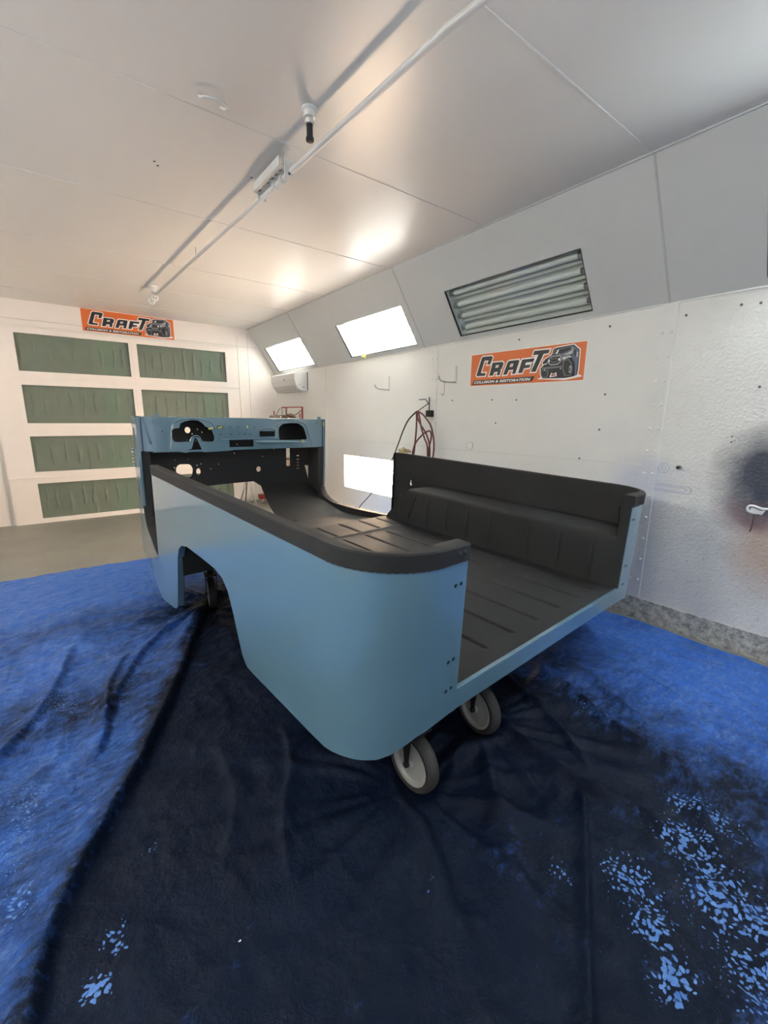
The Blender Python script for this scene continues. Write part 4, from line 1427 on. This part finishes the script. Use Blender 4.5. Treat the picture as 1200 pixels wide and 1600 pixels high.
tube(b, smooth_path([(0, -.02, .01), (-.02, .0, .012), (-.03, .03, .022), (-.035, .048, .016), (-.035, .045, -.006), (-.02, .015, -.014), (0, -.01, .0)], 5), .006, 8)
obox(b, (-.022, .015, -.004), ((0, 1, .3), (1, 0, 0), (0, -.3, 1)), (.026, .012, .007))
mesh_obj('loop', b, M['white'], t)
b = bmesh.new(); tube(b, smooth_path([(-.024, .022, -.012), (-.024, .022, -.05), (-.024, .025, -.10), (-.024, .030, -.108)], 4), .0035, 7); mesh_obj('rod', b, M['brown'], t)
# small fittings on the right wall
t = thing('pipe_stub', 'short dark pipe stub poking out of the right wall', 'pipe', (WX, .912, .951))
b = bmesh.new(); lathe(b, [(.010, 0), (.010, .030), (.006, .030), (.006, .012), (0, .012)], (0, 0, 0), (-1, 0, 0), 14); mesh_obj('sleeve', b, M['screw'], t, True)
b = bmesh.new(); lathe(b, [(.018, 0), (.018, .005), (.010, .007)], (0, 0, 0), (-1, 0, 0), 14); mesh_obj('flange', b, M['whitemetal'], t, True)
b = bmesh.new(); lathe(b, [(.036, 0), (.036, .005), (.031, .008), (.029, .004), (0, .004)], (WX, 2.451, .991), (-1, 0, 0), 28); tag(mesh_obj('round_cover', b, M['wall'], smooth=True), 'round painted-over cover plate on the right wall', 'cover plate')
t = thing('wall_plate', 'small rectangular plate with two holes at the edge of the dark patch', 'plate', (WX, .700, 1.115))
b = bmesh.new(); box(b, (-.004, -.022, -.032), (0, .022, .032), 0, .0015); mesh_obj('plate', b, M['wall'], t)
b = bmesh.new()
for z in (.012, -.016):
    lathe(b, [(.004, 0), (.004, .001), (0, .001)], (-.004, 0, z), (-1, 0, 0), 8)
split_objs('hole', b, M['screw'], t)
for i, (y, z, l) in enumerate([(.988, 1.752, 'dark screw above the rivet strip'), (1.389, 1.758, 'dark screw high on the wall, right of the unlit fixture'), (2.034, 1.767, 'dark screw just above the shop banner'), (2.671, 1.362, 'dark screw below the hook with the wire'),
                            (2.248, 1.354, 'dark screw below the left part of the shop banner'), (2.023, 1.347, 'dark screw below the middle of the shop banner'), (2.2, 1.179, 'dark screw lower on the wall under the banner'), (1.373, 1.361, 'dark screw right of the banner near the rivet strip'),
                            (1.385, 1.146, 'small dark screw between banner and body rail'), (1.497, .957, 'dark screw just above the black rail of the body'), (.754, 1.76, 'dark screw under the slope at the right frame edge, left of two'), (.679, 1.754, 'dark screw under the slope at the right frame edge, right of two'), (.627, 1.367, 'dark screw at the right frame edge above the dark patch')]):
    b = bmesh.new(); lathe(b, [(.0065, 0), (.006, .003), (0, .004)], (0, 0, 0), (-1, 0, 0), 10); o = mesh_obj('wall_screw', b, M['screw'], smooth=True); o.location = (WX, y, z); tag(o, l, 'screw', 'dark screws in the right wall')
# pen outline of a strap shape and a nut
b = bmesh.new()
def ring_line(cy, cz, pts, r=.0012):
    tube(b, [(WX - .0005, cy + p[0], cz + p[1]) for p in pts], r, 5, closed=True)
cap = [(.125 * math.copysign(1, math.cos(a)) * (.84 + .16 * abs(math.cos(a))) if True else 0, .020 * math.sin(a)) for a in [2 * PI * k / 28 for k in range(28)]]
ring_line(.965, .828, [(x, z + x * .02) for x, z in cap])
ring_line(.965, .828, [(x * .8, z * .55 + x * .02) for x, z in cap])
ring_line(.992, .94, [(.030 * math.cos(a), .030 * math.sin(a)) for a in [2 * PI * k / 6 for k in range(6)]])
ring_line(.992, .94, [(.012 * math.cos(a), .012 * math.sin(a)) for a in [2 * PI * k / 14 for k in range(14)]])
tag(mesh_obj('pen_outline', b, M['ink']), 'blue pen tracing of a strap and a nut on the right wall', 'drawing')

# ------------------------------------------------------------------ hose on its bracket
t = thing('hose_bracket', 'black wall bracket with a small black box beside the hose', 'bracket', (WX, 2.925, 1.25))
O_ = Vector((WX, 2.925, 1.25))
b = bmesh.new(); box(b, (-.050, -.035, -.025), (0, .025, .032), 0, .003); mesh_obj('box', b, M['black'], t)
b = bmesh.new()
tube(b, [Vector(p) - O_ for p in ((2.74, 2.928, 1.396), (2.74, 2.926, 1.277))], .005, 8)
tube(b, [Vector(p) - O_ for p in ((2.755, 3.081, 1.380), (2.74, 2.978, 1.381), (2.74, 2.934, 1.338))], .004, 8)
tube(b, [Vector(p) - O_ for p in ((2.74, 2.932, 1.345), (2.62, 2.955, 1.268))], .004, 8)
split_objs('rod', b, M['black'], t)
t = thing('air_hose', 'coiled maroon air hose hung on a wall bracket, black lead trailing down', 'hose', (2.62, 2.95, 1.26))
O_ = Vector((2.62, 2.95, 1.26))
coil = [(2.60, 2.965, .60), (2.60, 2.972, .80), (2.60, 2.955, .95), (2.60, 2.938, 1.10), (2.60, 2.935, 1.20), (2.61, 2.945, 1.268), (2.63, 2.90, 1.250), (2.63, 2.856, 1.22), (2.63, 2.786, 1.152), (2.63, 2.749, 1.063), (2.63, 2.735, .967), (2.63, 2.748, .86), (2.63, 2.77, .70), (2.62, 2.85, .58), (2.60, 2.93, .60), (2.60, 2.985, .72), (2.60, 2.988, .87), (2.60, 2.945, .99), (2.61, 2.87, 1.066), (2.62, 2.812, 1.10), (2.62, 2.775, 1.10), (2.62, 2.762, 1.05), (2.62, 2.787, .957), (2.62, 2.80, .85), (2.61, 2.80, .75), (2.60, 2.78, .80), (2.60, 2.788, .97), (2.60, 2.83, 1.047), (2.60, 2.873, 1.138), (2.61, 2.916, 1.242), (2.62, 2.955, 1.270), (2.63, 2.962, 1.24), (2.64, 2.960, 1.20), (2.64, 2.913, 1.144), (2.64, 2.851, 1.079), (2.64, 2.808, .996), (2.64, 2.796, .89), (2.64, 2.81, .72), (2.63, 2.87, .64), (2.61, 2.93, .72)]
b = bmesh.new(); tube(b, [p - O_ for p in smooth_path(coil, 6)], .0075, 9); mesh_obj('coil', b, M['hose'], t)
b = bmesh.new()
lead = [(2.62, 2.955, 1.272), (2.62, 2.983, 1.256), (2.62, 3.07, 1.196), (2.62, 3.143, 1.099), (2.62, 3.218, .962), (2.61, 3.305, .796), (2.58, 3.40, .62), (2.54, 3.56, .44), (2.50, 3.69, .30), (2.46, 3.8, .12), (2.42, 3.86, .05)]
tube(b, [Vector(p) - O_ for p in smooth_path(lead, 6)], [.008 - .0035 * min(1, k / 36) for k in range(61)], 9)
mesh_obj('lead', b, M['black'], t)
# crumpled masking paper on the bed rail
b = bmesh.new()
bmesh.ops.create_icosphere(b, subdivisions=3, radius=.05)
r3 = random.Random(3)
for v in b.verts:
    k = r3.uniform(.55, 1.15)
    v.co = Vector((v.co.x * .8 * k, v.co.y * 1.3 * k, max(-.004, v.co.z * .75 * k)))
o = mesh_obj('masking_paper', b, M['paper'])
o.location = (BM @ Vector((WO + C - .03, 1.80, .468)))
tag(o, 'crumpled tan masking paper on the front end of the black bed rail', 'paper')

# ------------------------------------------------------------------ far corner: red stand and trestle
t = thing('red_stand', 'red tubular steel stand holding oily parts in the far right corner', 'stand', (2.45, 5.2, 0))
O_ = Vector((2.45, 5.2, 0))
def T_(pts, r, b):
    tube(b, [Vector(p) - O_ for p in pts], r, 8)
b = bmesh.new()
T_([(2.63, 5.2, 0), (2.635, 5.2, 1.350)], .012, b); T_([(2.595, 5.2, .0), (2.598, 5.2, 1.27)], .008, b)
T_([(2.36, 5.45, 0), (2.356, 5.45, 1.30)], .008, b)
T_([(2.27, 5.2, 0), (2.27, 5.2, 1.235)], .010, b)
T_([(2.35, 5.2, 1.337), (2.64, 5.2, 1.347)], .007, b)
split_objs('upright', b, M['red'], t)
b = bmesh.new()
T_([(2.33, 5.2, 1.33), (2.268, 5.2, 1.238)], .005, b); T_([(2.356, 5.2, 1.335), (2.352, 5.2, 1.18)], .005, b)
T_([(2.418, 5.2, 1.335), (2.41, 5.2, 1.28), (2.415, 5.2, 1.24)], .010, b)
T_([(2.268, 5.2, 1.235), (2.536, 5.2, 1.248), (2.637, 5.2, 1.317)], .006, b)
T_([(2.27, 5.2, .70), (2.63, 5.2, .70)], .012, b); T_([(2.27, 5.2, .25), (2.63, 5.2, .25)], .014, b)
obox(b, Vector((2.45, 5.3, .62)) - O_, ((1, 0, 0), (0, 1, 0), (0, 0, 1)), (.18, .12, .06))
split_objs('cross_bar', b, M['brown'], t)
b = bmesh.new()
for x, z, s in ((2.24, 1.215, .05), (2.30, 1.225, .035), (2.40, 1.22, .04), (2.47, 1.238, .05), (2.52, 1.22, .035)):
    q = bmesh.new(); bmesh.ops.create_icosphere(q, subdivisions=2, radius=s)
    for v in q.verts:
        v.co *= r3.uniform(.7, 1.1); v.co.z *= .6
    join_bm(b, q, Matrix.Translation(Vector((x, 5.22, z)) - O_))
box(b, (-.22, -.06, 1.165), (.18, .14, 1.185))
mesh_obj('parts_tray', b, M['brown'], t)
t = thing('tripod_stand', 'grey folding tripod stand seen through the body floor opening', 'stand', (2.12, 5.9, 0))
O_ = Vector((2.12, 5.9, 0))
for p in ((2.150, 5.66, .0), (2.18, 6.22, 0), (2.0, 5.95, 0)):
    b = bmesh.new(); T_([p, (2.118, 5.9, .42)], .010, b); mesh_obj('leg', b, M['chrome'], t)
b = bmesh.new(); T_([(2.118, 5.9, .36), (2.118, 5.9, .95)], .012, b); mesh_obj('post', b, M['chrome'], t)
t = thing('red_jack', 'small red jack on the floor behind the tripod stand', 'jack', (2.40, 6.0, 0))
b = bmesh.new(); box(b, (-.09, -.06, .055), (.09, .06, .125), 0, .008); mesh_obj('body', b, M['red'], t)
for x in (-.06, .06):
    b = bmesh.new(); lathe(b, [(0, -.015), (.032, -.015), (.032, .015), (0, .015)], (x, -.06, .033), (0, 1, 0), 14); mesh_obj('wheel', b, M['chrome'], t)
# yellow speck and white specks on the tarpaulin
for x, y, l, mt in ((-.05, 1.345, 'tiny yellow paint chip on the tarpaulin', 'tape'), (.205, .80, 'tiny white paint chip on the dark tarpaulin', 'bwhite'), (.735, .445, 'small white paint chip on the tarpaulin right of centre', 'bwhite')):
    b = bmesh.new(); obox(b, (0, 0, 0), ((1, .3, 0), (-.3, 1, 0), (0, 0, 1)), (.003, .002, .001)); o = mesh_obj('paint_chip', b, M[mt]); o.location = (x, y, .030); tag(o, l, 'paint chip')
